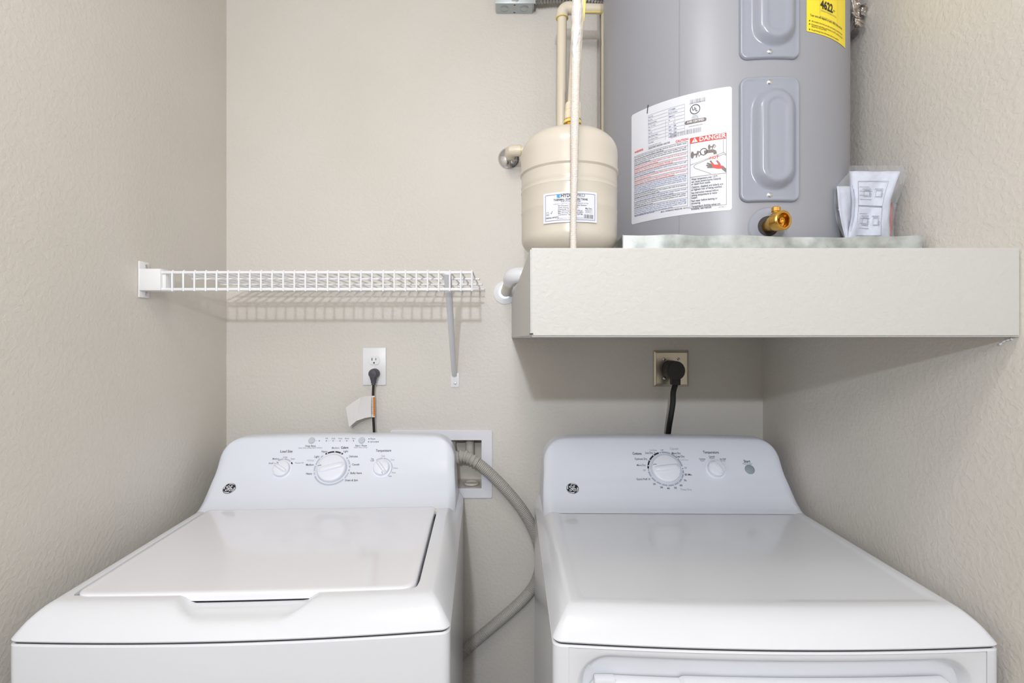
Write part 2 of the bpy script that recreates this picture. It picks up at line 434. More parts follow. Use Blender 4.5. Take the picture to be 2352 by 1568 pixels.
def face_uv(root, px, py):
    """(u, v) on the console face of the machine at a pixel of the photograph"""
    Mi = root.matrix_basis.inverted()
    o = Mi @ Vector((0, 0, ZC)); d = (Mi @ P(px, py, 1.0))-o
    best = None
    for a, b in zip(FACE[:-1], FACE[1:]):
        ta = (a[1]-o.y)/d.y; za = o.z+d.z*ta-(ZC+a[2]); tb = (b[1]-o.y)/d.y; zb = o.z+d.z*tb-(ZC+b[2])
        if za*zb <= 0:
            k = za/(za-zb); t = ta+(tb-ta)*k; best = (o.x+d.x*t, a[0]+(b[0]-a[0])*k); break
    return best
def set_root(root):
    root.matrix_basis = Matrix.Translation(root.location) @ Matrix.Rotation(root.rotation_euler.z, 4, 'Z')
def knob(root, px, py, r, h, rot, name='control_dial', skirt=False, tick='line', blade=1.0):
    u, v = face_uv(root, px, py); c, t, n = face_pt(u, v)
    M = frame(c-n*0.001, (1, 0, 0), n)
    mb = MB(); k = 56
    prof = []
    if skirt: prof += [(r*1.28, 0.0), (r*1.27, 0.0012), (r*1.08, 0.0022)]
    prof += [(r*1.04, 0.002), (r*1.03, h*0.35), (r*0.995, h*0.62), (r*0.965, h*0.70), (r*0.90, h*0.74), (r*0.5, h*0.78), (0.0005, h*0.79)]
    mb.lathe(prof, k, M, cap1=False)
    # finger blade across the dial
    R = M @ Matrix.Rotation(rot, 4, 'Z'); nb = 14; L = r*0.93; wv = r*0.17*blade; vs = []; fs = []
    rows = []
    for i in range(nb+1):
        x = -L+2*L*i/nb; e = sqrt(max(0, 1-(x/L)**4)); hh = h*0.70+(h*0.42)*e; w = wv*(0.55+0.45*e)
        rows.append([(x, -w*1.5, h*0.66), (x, -w, hh*0.93), (x, -w*0.7, hh), (x, w*0.7, hh), (x, w, hh*0.93), (x, w*1.5, h*0.66)])
    for row in rows: vs += [R @ Vector(q) for q in row]
    for i in range(nb):
        for j in range(5): a = i*6+j; fs.append((a, a+6, a+7, a+1))
    fs += [tuple(range(6)), tuple(range(nb*6+5, nb*6-1, -1))]
    mb.add(vs, fs)
    kb = mb.build(name, M_knob, root, autos=40)
    if tick == 'line':
        x0 = -L*0.98; pts = [R @ Vector((x0+L*0.28*i/6, wv*1.9+0.0012*sin(i/6*pi), h*0.80)) for i in range(7)]
        if r < 0.03: pts = [R @ Vector((x0+L*0.30*i/6, wv*1.9, h*0.80)) for i in range(7)]
        m2 = MB(); m2.tube(pts, 0.00055, 6); m2.build('pointer_mark', M_ink, kb)
    return kb, u, v
def button(root, px, py, r, h, m, name='push_button'):
    u, v = face_uv(root, px, py); c, t, n = face_pt(u, v); M = frame(c-n*0.001, (1, 0, 0), n)
    mb = MB(); mb.lathe([(r*1.10, 0), (r*1.10, 0.001), (r, 0.0012), (r, h*0.8), (r*0.92, h), (0.0004, h*0.95)], 32, M, cap1=False)
    return mb.build(name, m, root)
def emblem(root, px, py, r=0.0158):
    u, v = face_uv(root, px, py); c, t, n = face_pt(u, v); M = frame(c-n*0.001, (1, 0, 0), n)
    mb = MB(); mb.lathe([(r*1.03, 0), (r*1.03, 0.0012), (r*0.98, 0.0016), (0.0003, 0.0017)], 48, M, cap1=False)
    e = mb.build('round_emblem', M_rim, root)
    pr = Print(lambda a, b, l: M @ Vector((a*r, b*r, 0.0019+l)))
    pr.disc(0, 0, 0.93, M_emb, 48)
    for a0, a1 in ((107, 46), (190, 138), (287, 222), (10, -48)):
        nseg = 10; vs = []
        for k in range(nseg+1):
            q = k/nseg; a = radians(a0+(a1-a0)*q); w = 0.075*(1-q)**0.6+0.012; rr = 0.79+0.10*q
            vs += [((rr-w)*cos(a), (rr-w)*sin(a)), ((rr+w)*cos(a), (rr+w)*sin(a))]
        pr.add(vs, [(2*k, 2*k+1, 2*k+3, 2*k+2) for k in range(nseg)], M_embw, 0.0002)
    def C(x, y): return ((x-1052)/300, (750-y)/272)
    for seq in ([(885, 655), (905, 690), (940, 715), (975, 722)],
                [(955, 705), (930, 670), (950, 630), (990, 612), (1022, 640), (1034, 690), (1018, 745), (975, 785), (930, 805), (905, 845), (935, 882), (975, 880), (1010, 845), (1030, 790), (1038, 735)],
                [(1130, 668), (1150, 655), (1168, 630), (1135, 612), (1100, 640), (1095, 690), (1120, 722), (1165, 728)],
                [(1120, 728), (1085, 765), (1068, 815), (1095, 865), (1150, 888), (1205, 860), (1220, 810), (1190, 770), (1150, 772), (1135, 805), (1160, 825)]):
        sp = spline([Vector((*C(*q), 0)) for q in seq], 4)
        pr.line([(q.x, q.y) for q in sp], 0.105, M_embw, 0.0002)
    pr.build('monogram', e)
    return e

def cover(root, hw, lid=None, scoop=False, name='top_cover'):
    """moulded top with rolled front and side rims"""
    rings = []
    def ring(inset, z, f=None): return [Vector((x, y, ZC+z)) for x, y in outline(inset, hw=hw, insf=f)]
    rings.append(ring(0.010, -0.4690)); rings.append(ring(0.0015, -0.4700)); rings.append(ring(0.0, -0.4675))
    for k in range(1, 15):
        t = (k/14)**1.25
        rings.append(ring(WS*t, -0.4675+(ZTP+0.4675)*(1-(1-t)**1.6), WF*t))
    if lid is None:
        rings.append(ring(0.044, ZTP, 0.058)); rings.append(ring(0.048, ZTP-0.0004, 0.062)); rings.append(ring(0.053, ZTP-0.0018, 0.067)); rings.append(ring(0.058, ZTP-0.0022, 0.072))
        vs, fs = loft(rings)
    else:
        x0, x1, y0, y1 = lid
        n = len(rings[0]); last = rings[-1]
        # opening loop for the lid, matched vertex by vertex with the rim loop
        def open_ring(z, e, r=0.028):
            out = []
            for (x, y), q in zip(outline(WS, hw=hw, insf=WF), last):
                fx = (x+hw-WS)/(2*(hw-WS)); fy = (y-WF+0.016)/(DEP-WF)
                X = x0-e+(x1-x0+2*e)*min(1, max(0, fx)); Y = y0-e+(y1+0.02-y0+e)*min(1, max(0, fy))
                # front follows the bow
                for cx in (x0-e+r, x1+e-r):
                    if (X < cx) == (cx < 0) and Y < y0-e+r:
                        d = Vector((X-cx, Y-(y0-e+r)))
                        if d.length > r: d *= r/d.length; X, Y = cx+d.x, y0-e+r+d.y
                if Y < y0+0.08: Y += -0.006*(1-(X/hw)**2)*smooth(y0+0.08, y0, Y)
                out.append(Vector((X, Y, ZC+z)))
            return out
        rings.append(open_ring(ZTP, 0.008)); rings.append(open_ring(ZTP-0.0003, 0.0055)); rings.append(open_ring(ZTP-0.0025, 0.0045)); rings.append(open_ring(ZTP-0.028, 0.0045))
        vs, fs = loft(rings, cap_last=True)
    if scoop:
        for v in vs:
            if v.y < 0.10 and v.z > ZC-0.4675:
                yy = v.y+BOW*(1-(v.x/hw)**2)
                half = 0.074+0.030*smooth(0.012, 0.060, yy)
                a = smooth(half+0.010, half-0.012, abs(v.x-0.004)); b = smooth(0.010, 0.046, yy)
                v.z -= 0.0125*a*b
    o = new_obj(name, vs, fs, M_app, root, autos=40)
    return o
def cabinet(root, hw, front_recess=None):
    def ring(inset, z): return [Vector((x, y, z)) for x, y in outline(inset, hw=hw, dep=DEP+0.002)]
    if not front_recess:
        vs, fs = loft([ring(0.03, ZR-0.004), ring(0.0025, ZR-0.003), ring(0.0, ZR-0.0055), ring(0.0, 0.03), ring(0.02, 0.03), ring(0.02, 0.0)])
        return recalc(new_obj('cabinet', vs, fs, M_app, root, autos=40))
    # sides and back
    rr = [ring(0.03, ZR-0.004), ring(0.0025, ZR-0.003), ring(0.0, ZR-0.0055), ring(0.0, 0.03)]
    vs, fs = loft(rr, cap_last=False)
    fs = [f for f in fs if not (all(vs[i].y < 0.016 and abs(vs[i].x) < hw-0.016 for i in f) and min(vs[i].z for i in f) < ZR-0.2)]
    return recalc(new_obj('cabinet', vs, fs, M_app, root, autos=40))
def seam(root, hw):
    def ring(inset, z): return [Vector((x, y, ZC+z)) for x, y in outline(inset, hw=hw)]
    vs, fs = loft([ring(0.004, -0.4690), ring(0.004, -0.4755)], cap_last=False)
    return new_obj('seam_shade', vs, fs, M_gap, root)  # dark strip painting the shade in the gap between cover and cabinet

# ---- washing machine
wz = atan2(0.034, 0.69)
washer = thing('washing_machine', 'white top-loading washing machine on the left, three dials on its console', 'washing machine', (-0.4315, 0.824, 0), wz)
set_root(washer)
LID = (-HW+0.052, HW-0.064, 0.062, 0.496)
cabinet(washer, HW); cover(washer, HW, lid=LID, scoop=True); seam(washer, HW); console(washer, HW-0.006)
def lid_mesh():
    x0, x1, y0, y1 = LID; r = 0.026; n = 8
    def ring(e, z):
        pts = []
        for k in range(n+1): a = pi+pi/2*k/n; pts.append((x0+r+(r-e)*cos(a), y0+r+(r-e)*sin(a)))
        for k in range(1, 30): pts.append((x0+r+(x1-x0-2*r)*k/30, y0+e))
        for k in range(n+1): a = -pi/2+pi/2*k/n; pts.append((x1-r+(r-e)*cos(a), y0+r+(r-e)*sin(a)))
        for k in range(n+1): a = pi/2*k/n; pts.append((x1-0.012+(0.012-e)*cos(a), y1-0.012+(0.012-e)*sin(a)))
        for k in range(n+1): a = pi/2+pi/2*k/n; pts.append((x0+0.012+(0.012-e)*cos(a), y1-0.012+(0.012-e)*sin(a)))
        out = []
        for X, Y in pts:
            if Y < y0+0.08: Y += -0.006*(1-(X/HW)**2)*smooth(y0+0.08, y0, Y)
            out.append(Vector((X, Y, ZC+z)))
        return out
    vs, fs = loft([ring(0.002, -0.442), ring(0.0, -0.4405), ring(0.0, -0.4310), ring(0.0008, -0.4290), ring(0.003, -0.4276), ring(0.008, -0.4270), ring(0.014, -0.4273)], True, True)
    return new_obj('lid', vs, fs, M_lid, washer, autos=40)
lid = lid_mesh()
for sx, nm in ((LID[0]+0.004, 'hinge'), (LID[1]+0.004, 'hinge')):
    mb = MB(); mb.bbox(sx-0.006, sx+0.007, 0.476, 0.492, ZC-0.442, ZC-0.4305, 0.0015); mb.build(nm, M_pvc2, washer)

def wuv(px, py): return face_uv(washer, px, py)
def fmap(u, v, l): return face_pt(u, v, l-0.0006)[0]
pr = Print(fmap); leg = pr
def T(root, pr, body, px, py, hpx, m=M_ink, bold=0, wpx=None, align='C'):
    u, v = face_uv(root, px, py); size = hpx/853.0*1.55
    pr.text(body, u, v, size, m, bold, align, None if wpx is None else wpx/848.0)
for b, x, y, h, w, m, bo in (
    ('Load Size', 658, 1036.5, 5.4, 28, M_ink, 0.6), ('Temperature', 881, 1034.6, 5.2, 36, M_ink, 0.6), ('Colors', 791.6, 1027.8, 5.2, 17, M_ink, 1.3),
    ('Medium', 770.9, 1028.5, 4.4, 17.5, M_ink2, 0.5), ('Heavy', 745.4, 1036.8, 4.4, 13.5, M_ink, 0.3), ('Light', 794.4, 1036.3, 4.4, 11, M_ink, 0.3),
    ('Light', 727.8, 1048.5, 4.4, 11, M_ink, 0.3), ('Whites', 713, 1057.4, 4.6, 17, M_ring, 0.6), ('Medium', 711.9, 1067.2, 4.4, 17.5, M_ink, 0.5),
    ('Heavy', 710.2, 1087.7, 4.4, 13.5, M_ink, 0.5), ('Delicates', 812, 1047.9, 4.4, 20, M_ink, 0.3), ('Casuals', 817.1, 1066.4, 4.4, 17, M_ink, 0.5),
    ('Bulky Items', 818.2, 1086.3, 4.4, 26, M_ink, 0.6), ('Drain & Spin', 807.5, 1102.8, 4.4, 28.5, M_ink, 0.5),
    ('Deep Rinse', 713.5, 1024, 3.8, 24, M_ink, 0.3), ('Select when adding Fabric Softener', 713, 1028.3, 2.6, 56, M_ink2, 0.3),
    ('Start / Pause', 829.5, 1023.2, 3.8, 27, M_ink, 0.3), ('Hold 3 Secs to Stop', 828.7, 1027.4, 2.6, 31, M_ink2, 0.3),
    ('Fill', 750.5, 1006.9, 3.2, 5.5, M_ink2, 0.4), ('Soak', 766, 1006.9, 3.2, 9, M_ink2, 0.4), ('Wash', 781.6, 1006.9, 3.2, 10, M_ink2, 0.4),
    ('Rinse', 797, 1006.9, 3.2, 10, M_ink2, 0.4), ('Spin', 812.5, 1006.9, 3.2, 8.5, M_ink2, 0.4), ('Pause', 856.5, 1007.6, 3.2, 11, M_ink, 0.3),
    ('Lid Locked', 860, 1014.3, 3.2, 20, M_ink, 0.3), ('Medium', 633.6, 1053.5, 3.4, 14.5, M_ink, 0.2), ('Large', 655.4, 1049.4, 3.2, 10, M_ink2, 0.3),
    ('Super', 673.3, 1053.5, 3.2, 10, M_ink2, 0.3), ('Small', 622.4, 1063.7, 3.4, 10, M_ink, 0.2), ('Precise Fill', 687.5, 1063, 3.2, 19, M_ink2, 0.3),
    ('Cold', 879.7, 1047.2, 3.2, 8, M_ink2, 0.4), ('Tap', 855.3, 1053.6, 3.2, 6.5, M_ink, 0.2), ('Cold', 855, 1057.6, 3.2, 8, M_ink, 0.2), ('Cool', 901.5, 1055.7, 3.2, 8, M_ink2, 0.3),
    ('Colors', 908.6, 1074.9, 3.2, 11, M_ink2, 0.3), ('Warm', 904.4, 1085.4, 3.2, 9.5, M_ink2, 0.3), ('Hot', 896.2, 1093.4, 3.2, 7, M_ink, 0.2)):
    T(washer, pr, b, x, y, h, m, bo, w)
for x in (733.8, 749.8, 765.2, 781, 796.4, 812): u, v = wuv(x, 1012.3); pr.disc(u, v, 0.0014, M_ink, 12)
for x, y in ((847.4, 1007.7), (846.4, 1014.3)): u, v = wuv(x, y); pr.disc(u, v, 0.0014, M_ink, 12)
a = wuv(724, 1012); b = wuv(732, 1012.2); pr.line([a, b], 0.0006, M_ring2)
a = wuv(753, 1012.3); b = wuv(809, 1012.3); pr.line([a, b], 0.0004, M_ring)
u, v = wuv(762.8, 1076); pr = Print(fmap)
R0 = 0.0468
for a0, a1, m in ((118, 61, M_emb), (199, 131, M_ring), (39, 5, M_ring), (-5, -38, M_ring), (208, 317, M_ring)):
    pr.arc(u, v, R0, 0.0042, a0, a1, m)
for a in (113, 88, 66, 140, 168, 190, 33, 12, -12, -38): pr.disc(u+R0*cos(radians(a)), v+R0*sin(radians(a)), 0.0016, M_dot, 10, 0.0003)
pr.arc(u, v, 0.0402, 0.0008, 0, 360, M_ring, cap=False)
pr.build('dial_scale', washer); pr = Print(fmap)
u, v = wuv(647.6, 1077.8)
for a0, a1 in ((118, 95), (84, 52)): pr.arc(u, v, 0.0288, 0.0036, a0, a1, M_ring)
pr.arc(u, v, 0.0288, 0.0036, 40, 34, M_emb)
pr.disc(u+0.0288*cos(radians(46)), v+0.0288*sin(radians(46)), 0.0014, M_dot, 10, 0.0003)
a = radians(143); pr.line([(u+0.026*cos(a), v+0.026*sin(a)), (u+0.030*cos(a), v+0.030*sin(a))], 0.0010, M_ink)
pr.build('dial_scale', washer); pr = Print(fmap)
u, v = wuv(876.7, 1074.7)
for a0, a1 in ((125, 92), (82, 40), (30, 2), (-6, -25), (-31, -48)): pr.arc(u, v, 0.0275, 0.0034, a0, a1, M_ring)
pr.build('dial_scale', washer); leg.build('printed_legend', washer)
knob(washer, 762.8, 1076, 0.0372, 0.017, radians(15))
knob(washer, 647.6, 1077.8, 0.0212, 0.017, radians(-32), skirt=True)
knob(washer, 876.7, 1074.7, 0.0212, 0.017, radians(180-52), skirt=True)
button(washer, 716, 1011.6, 0.0084, 0.0035, M_btn)
b2 = button(washer, 831, 1011.2, 0.0084, 0.0035, M_btn)
emblem(washer, 527, 1122)

# ---- dryer
dryer = thing('clothes_dryer', 'white front-loading clothes dryer on the right under the ledge', 'dryer', (0.417, 0.8015, 0), -0.0165)
set_root(dryer)
cabinet(dryer, HW, front_recess=True); cover(dryer, HW); seam(dryer, HW); console(dryer, HW-0.006)
def dryer_front():
    hw = HW-0.001
    def fb(x): return -BOW*(1-(x/HW)**2)
    zt = ZR-0.0055; zb = 0.03
    def rr(x0, x1, z0, z1, r, dy):
        pts = []; n = 8
        def seg(a, b, m):
            for k in range(m): pts.append((a[0]+(b[0]-a[0])*k/m, a[1]+(b[1]-a[1])*k/m))
        def arc(cx, cz, a0):
            for k in range(n): a = a0+pi/2*k/n; pts.append((cx+r*cos(a), cz+r*sin(a)))
        seg((x0+r, z1), (x1-r, z1), 40) if False else None
        arc(x0+r, z1-r, pi/2); seg((x0, z1-r), (x0, z0+r), 12); arc(x0+r, z0+r, pi); seg((x0+r, z0), (x1-r, z0), 40)
        arc(x1-r, z0+r, -pi/2); seg((x1, z0+r), (x1, z1-r), 12); arc(x1-r, z1-r, 0); seg((x1-r, z1), (x0+r, z1), 40)
        return [Vector((x, dy+fb(x), z)) for x, z in pts]
    X0, X1 = -0.303, 0.297; Z1 = ZC-0.487; Z0 = 0.16
    rings = [rr(-hw+0.018, hw-0.018, zb, zt-0.001, 0.0005, 0.0012), rr(X0-0.004, X1+0.004, Z0-0.004, Z1+0.004, 0.052, 0.0008),
             rr(X0, X1, Z0, Z1, 0.048, 0.003), rr(X0+0.004, X1-0.004, Z0+0.004, Z1-0.004, 0.045, 0.010), rr(X0+0.009, X1-0.009, Z0+0.009, Z1-0.009, 0.041, 0.019),
             rr(X0+0.016, X1-0.016, Z0+0.016, Z1-0.016, 0.036, 0.022)]
    vs, fs = loft(rings)
    recalc(new_obj('front_panel', vs, fs, M_app, dryer, autos=40))
    # door slab inside the recess
    a0, a1 = X0+0.016, X1-0.020; zt2 = ZC-0.5245
    rg = []
    for e, dy in ((0.000, 0.021), (0.000, 0.008), (0.004, 0.003), (0.012, 0.001), (0.03, 0.0)):
        rg.append(rr(a0+e, a1-e, Z0+0.02+e, zt2-0.003-e, 0.03, dy))
    vs, fs = loft(rg); d = recalc(new_obj('door', vs, fs, M_app, dryer, autos=40))
    rg = []
    for e, dy in ((0.0, 0.020), (0.0, 0.000), (0.003, -0.004), (0.009, -0.006)):
        rg.append(rr(X0+0.150+e, a1-0.004-e, ZC-0.62+e, zt2+0.001-e, 0.016, dy))
    vs, fs = loft(rg); recalc(new_obj('door_grip', vs, fs, M_app, d, autos=40))
    mb = MB(); mb.bbox(X0+0.024, X0+0.058, -0.004, 0.012, zt2-0.03, zt2+0.001, 0.004); mb.build('hinge_cap', M_app, d)
dryer_front()
leg3 = [Print(fmap) for _ in range(3)]
for b, x, y, h, w, m, bo in (
    ('Cottons', 1463, 1041.5, 5.2, 21, M_ink, 1.0), ('Less Dry', 1491, 1039.9, 4.4, 18, M_ink, 0.4), ('Cool Down', 1500, 1033.8, 3.2, 17, M_ink2, 0.2),
    ('Off', 1520.3, 1033.8, 3.8, 6.5, M_ink2, 0.3), ('Casuals', 1548.3, 1030.3, 5.0, 20, M_ring2, 0.6), ('More Dry', 1552.9, 1040.8, 4.4, 20, M_ink, 0.6),
    ('Less Dry', 1562.9, 1048, 4.4, 18.5, M_ink, 0.6), ('Cool Down', 1572, 1055.9, 3.0, 18, M_ring2, 0.4), ('Off', 1574, 1074.6, 3.8, 6.5, M_ink2, 0.3),
    ('80 Min.', 1581.3, 1090, 4.4, 16.5, M_ink, 0.6), ('70', 1573.6, 1103.5, 4.2, 5.5, M_ink, 0.6), ('60', 1564.2, 1114.6, 4.2, 5.8, M_ink, 0.6),
    ('Time Dry', 1575.8, 1124.3, 5.0, 25, M_ring2, 0.6), ('50', 1551.3, 1120.3, 4.2, 5.8, M_ink, 0.6), ('40', 1535.2, 1121.6, 4.2, 6, M_ink, 0.6),
    ('30', 1519.6, 1119.2, 4.2, 5.8, M_ink, 0.6), ('20', 1502.8, 1111.6, 4.2, 5.8, M_ink, 0.6), ('Quick Fluff 10', 1477.6, 1100.3, 4.4, 31, M_ink, 0.4),
    ('Off', 1480, 1080, 3.8, 6, M_ink2, 0.3), ('More Dry', 1472.9, 1068.2, 4.4, 20, M_ink, 0.4), ('Optimum Dry', 1472, 1053.8, 4.4, 29, M_ink, 0.4),
    ('Temperature', 1632.7, 1038.6, 5.4, 36, M_ink, 0.6), ('Casuals', 1634.9, 1048, 3.4, 13.5, M_ink, 0.3), ('Medium', 1635, 1051.6, 2.8, 11, M_ink2, 0.3),
    ('Cottons', 1612.7, 1053.8, 3.4, 14, M_ink, 0.3), ('Regular', 1613.5, 1057.6, 2.8, 10, M_ink2, 0.3), ('Air Fluff', 1659.9, 1054.2, 3.4, 14, M_ink, 0.3),
    ('No Heat', 1660.5, 1058, 2.8, 11, M_ink2, 0.3), ('Start', 1715.7, 1059.4, 5.6, 15, M_ink, 0.7), ('Push to Start', 1716.9, 1064.9, 3.0, 22, M_ink2, 0.3)):
    T(dryer, leg3[0 if x < 1595 else 1 if x < 1690 else 2], b, x, y, h, m, bo, w)
for q in leg3: q.build('printed_legend', dryer)
pr = Print(fmap)
u, v = face_uv(dryer, 1528.7, 1077.3); R0 = 0.0462
for a0, a1, m in ((176, 108, M_emb), (94, 12, M_ring2), (-6, -170, M_ring2)): pr.arc(u, v, R0, 0.0042, a0, a1, m)
for a in (168, 148, 126, 66, 40, -16, -33, -52, -72, -93, -113, -132, -152): pr.disc(u+R0*cos(radians(a)), v+R0*sin(radians(a)), 0.0015, M_dot, 10, 0.0003)
for a in (101, 2, 183): pr.disc(u+R0*cos(radians(a)), v+R0*sin(radians(a)), 0.0013, M_ink, 10)
pr.arc(u, v, 0.0415, 0.0010, 0, 360, M_ring, cap=False)
a = radians(118); pr.line([(u+0.047*cos(a), v+0.047*sin(a)), (u+0.053*cos(a), v+0.053*sin(a))], 0.0010, M_ink)
a = radians(37); pr.line([(u+0.047*cos(a), v+0.047*sin(a)), (u+0.053*cos(a), v+0.053*sin(a))], 0.0010, M_ring2)
pr.build('dial_scale', dryer); pr = Print(fmap)
u, v = face_uv(dryer, 1643.8, 1077)
pr.arc(u, v, 0.0255, 0.0020, 128, 100, M_ring2)
pr.build('dial_scale', dryer)
knob(dryer, 1528.7, 1077.3, 0.0372, 0.017, radians(7))
knob(dryer, 1643.8, 1077, 0.0218, 0.019, radians(180-55), skirt=True, tick=None, blade=1.5)
button(dryer, 1722, 1078, 0.0118, 0.0030, M_btn2, 'start_button')
emblem(dryer, 1315, 1122)

# ------------------------------------------------------------------ water heater
HX, HY, HR = 0.504, 1.2386, 0.265
heater = thing('water_heater', 'tall grey cylindrical water heater standing on the ledge', 'water heater', (HX, HY, LT))
def hpt(u, v, lift=0.0, X=HX, Y=HY, R=HR):          # u: arc length from straight front, v: height over eye level
    a = u/R; return Vector((X+(R+lift)*sin(a), Y-(R+lift)*cos(a), ZC+v))
def cyl_uv(px, py, X=HX, Y=HY, R=HR):
    dx = (px-VX)/F; dz = -(py-VY)/F
    a = dx*dx+1; b = -2*(dx*X+Y); c = X*X+Y*Y-R*R; t = (-b-sqrt(b*b-4*a*c))/(2*a)
    return R*atan2(t*dx-X, -(t-Y)), t*dz
def local(o, root):          # geometry written in world space under a moved root
    o.data.transform(Matrix.Translation(-root.location)); return o
mb = MB()
Mh = Matrix.Translation((0, 0, 0))
mb.lathe([(HR-0.004, 0.001), (HR, 0.006), (HR, 0.86), (HR-0.01, 0.875), (0.06, 0.895)], 128, Mh)
tank = mb.build('tank_shell', M_tank, heater, autos=30)
# side seam of the rolled jacket
u0, _ = cyl_uv(1560, 530)
mb = MB(); mb.add([hpt(u0-0.0012, 0.14, 0.0001), hpt(u0+0.0012, 0.14, 0.0001), hpt(u0+0.0012, 1.0, 0.0012), hpt(u0-0.0012, 1.0, 0.0003)], [(0, 1, 2, 3)])
local(mb.build('jacket_seam', M_tank, heater), heater)

def access_panel(z0, z1, flip):
    uA, _ = cyl_uv(1697, 300); uB, _ = cyl_uv(1834.5, 300); uc = (uA+uB)/2; hu = (uB-uA)/2; zc = (z0+z1)/2; hz = (z1-z0)/2
    nu, nv = 56, 104; rc = 0.016; ca = 0.022; cz = hz-0.062
    vs = []
    for j in range(nv+1):
        for i in range(nu+1):
            x = -hu+2*hu*i/nu; z = -hz+2*hz*j/nv
            if abs(x) > hu-rc and abs(z) > hz-rc:
                sx, sz = (1 if x > 0 else -1), (1 if z > 0 else -1)
                a, b = abs(x)-(hu-rc), abs(z)-(hz-rc); d = sqrt(a*a+b*b)
                if d > 0:
                    # square-to-circle so the corner stays evenly filled
                    q = max(a, b)/d; x = sx*(hu-rc+a*q); z = sz*(hz-rc+b*q)
            ex = min(hu-abs(x), hz-abs(z))
            if abs(x) > hu-rc and abs(z) > hz-rc: ex = rc-sqrt((abs(x)-(hu-rc))**2+(abs(z)-(hz-rc))**2)
            w = 0.0012+0.0050*sqrt(min(1, max(0, ex)/0.004))-0.0016*smooth(0.003, 0.010, ex)
            xx = x-0.006
            dcap = sqrt(xx*xx+max(0, abs(z)-cz)**2)
            w += 0.0130*smooth(0.0415, 0.0235, dcap)**0.8-0.0022*smooth(0.020, 0.012, dcap)
            dsh = sqrt(((x+0.020)/1.0)**2+((z-(cz-0.006 if not flip else -(cz-0.006)))/1.0)**2)
            vs.append(hpt(uc+x, zc+z, w))
    fs = [(j*(nu+1)+i, j*(nu+1)+i+1, (j+1)*(nu+1)+i+1, (j+1)*(nu+1)+i) for j in range(nv) for i in range(nu)]
    # skirt back to the tank
    loop = [i for i in range(nu+1)]+[(j*(nu+1)+nu) for j in range(1, nv+1)]+[nv*(nu+1)+i for i in range(nu-1, -1, -1)]+[j*(nu+1) for j in range(nv-1, 0, -1)]
    k = len(vs)
    for i in loop:
        p = vs[i]; d = Vector((p.x-HX, p.y-HY, 0)).normalized(); vs.append(Vector((HX, HY, p.z))+d*(HR-0.001))
    L = len(loop)
    for i in range(L): fs.append((loop[i], k+i, k+(i+1) % L, loop[(i+1) % L]))
    o = local(new_obj('access_panel', vs, fs, M_panel, heater, autos=50), heater)
    for zz in (z0+0.012, z1-0.012):
        c = hpt(uc-0.003, zz, 0.0038); n = Vector((c.x-HX, c.y-HY, 0)).normalized(); M = frame(c, (0, 0, 1), n)
        m2 = MB(); m2.lathe([(0.0075, 0), (0.0075, 0.0006), (0.0046, 0.0008), (0.0044, 0.0022), (0.003, 0.0033), (0.0004, 0.0036)], 20, M, cap1=False)
        local(m2.build('screw', M_screw, o), heater)
    pr = Print(lambda u, v, l: hpt(uc+0.006+u, zc+v, 0.0140+l))
    lines = ['WARNING', 'HAZARD OF', 'ELECTRIC SHOCK', 'DISCONNECT', 'POWER BEFORE', 'REMOVING COVER']
    for i, t in enumerate(lines):
        pr.text(t, 0, (-0.030 if not flip else 0.024)-0.0062*i+0.012, 0.0046, M_embt, 0.3, width=min(0.030, 0.0024*len(t)))
    local(pr.build('embossed_text', o), heater)
    return o
access_panel(0.2545, 0.4890, False)
access_panel(0.5215, 0.7560, True)

# warning label
uL, _ = cyl_uv(1451, 400); uR, _ = cyl_uv(1681, 400)
zB, zT = 0.2425, 0.4765
def curved_label(name, u0, u1, z0, z1, m, parent, lift=0.0006, r=0.005, nu=24, f=hpt):
    vs = []; loop = []
    for cx, cz, a0 in ((u0+r, z0+r, pi), (u1-r, z0+r, -pi/2), (u1-r, z1-r, 0), (u0+r, z1-r, pi/2)):
        pass
    cols = []
    for i in range(nu+1):
        u = u0+(u1-u0)*i/nu; cols.append(u)
    cols = sorted(set(cols+[u0+r*(1-cos(radians(a))) for a in (15, 30, 45, 60, 75, 90)]+[u1-r*(1-cos(radians(a))) for a in (15, 30, 45, 60, 75, 90)]))
    for u in cols:
        e = 0.0
        d = min(u-u0, u1-u)
        if d < r: e = r-sqrt(max(0, r*r-(r-d)**2))
        vs += [f(u, z0+e, lift), f(u, z1-e, lift)]
    fs = [(2*i, 2*i+2, 2*i+3, 2*i+1) for i in range(len(cols)-1)]
    o = new_obj(name, vs, fs, m, parent)
    return o
lab = local(curved_label('warning_label', uL, uR, zB, zT, M_label, heater), heater)
pr = Print(lambda u, v, l: hpt(u, v, 0.0012+l))
def c3(x, y): return cyl_uv(1440+x/4.9, 200+y/4.9)       # positions read off a 4.9x enlargement
WORDS = ('To reduce the risk of property damage serious injury or death read the use and care manual before operating this water heater '
         'Install in accordance with local codes Turn off power supply before servicing Do not operate unless completely filled with water '
         'Hydrogen gas can be produced in a hot water system not used for a long period Support cover and insulate piping properly ').split()
wi = [0]
def words_line(n):
    out = ''
    while len(out) < n: out += WORDS[wi[0] % len(WORDS)]+' '; wi[0] += 1
    return out.strip()
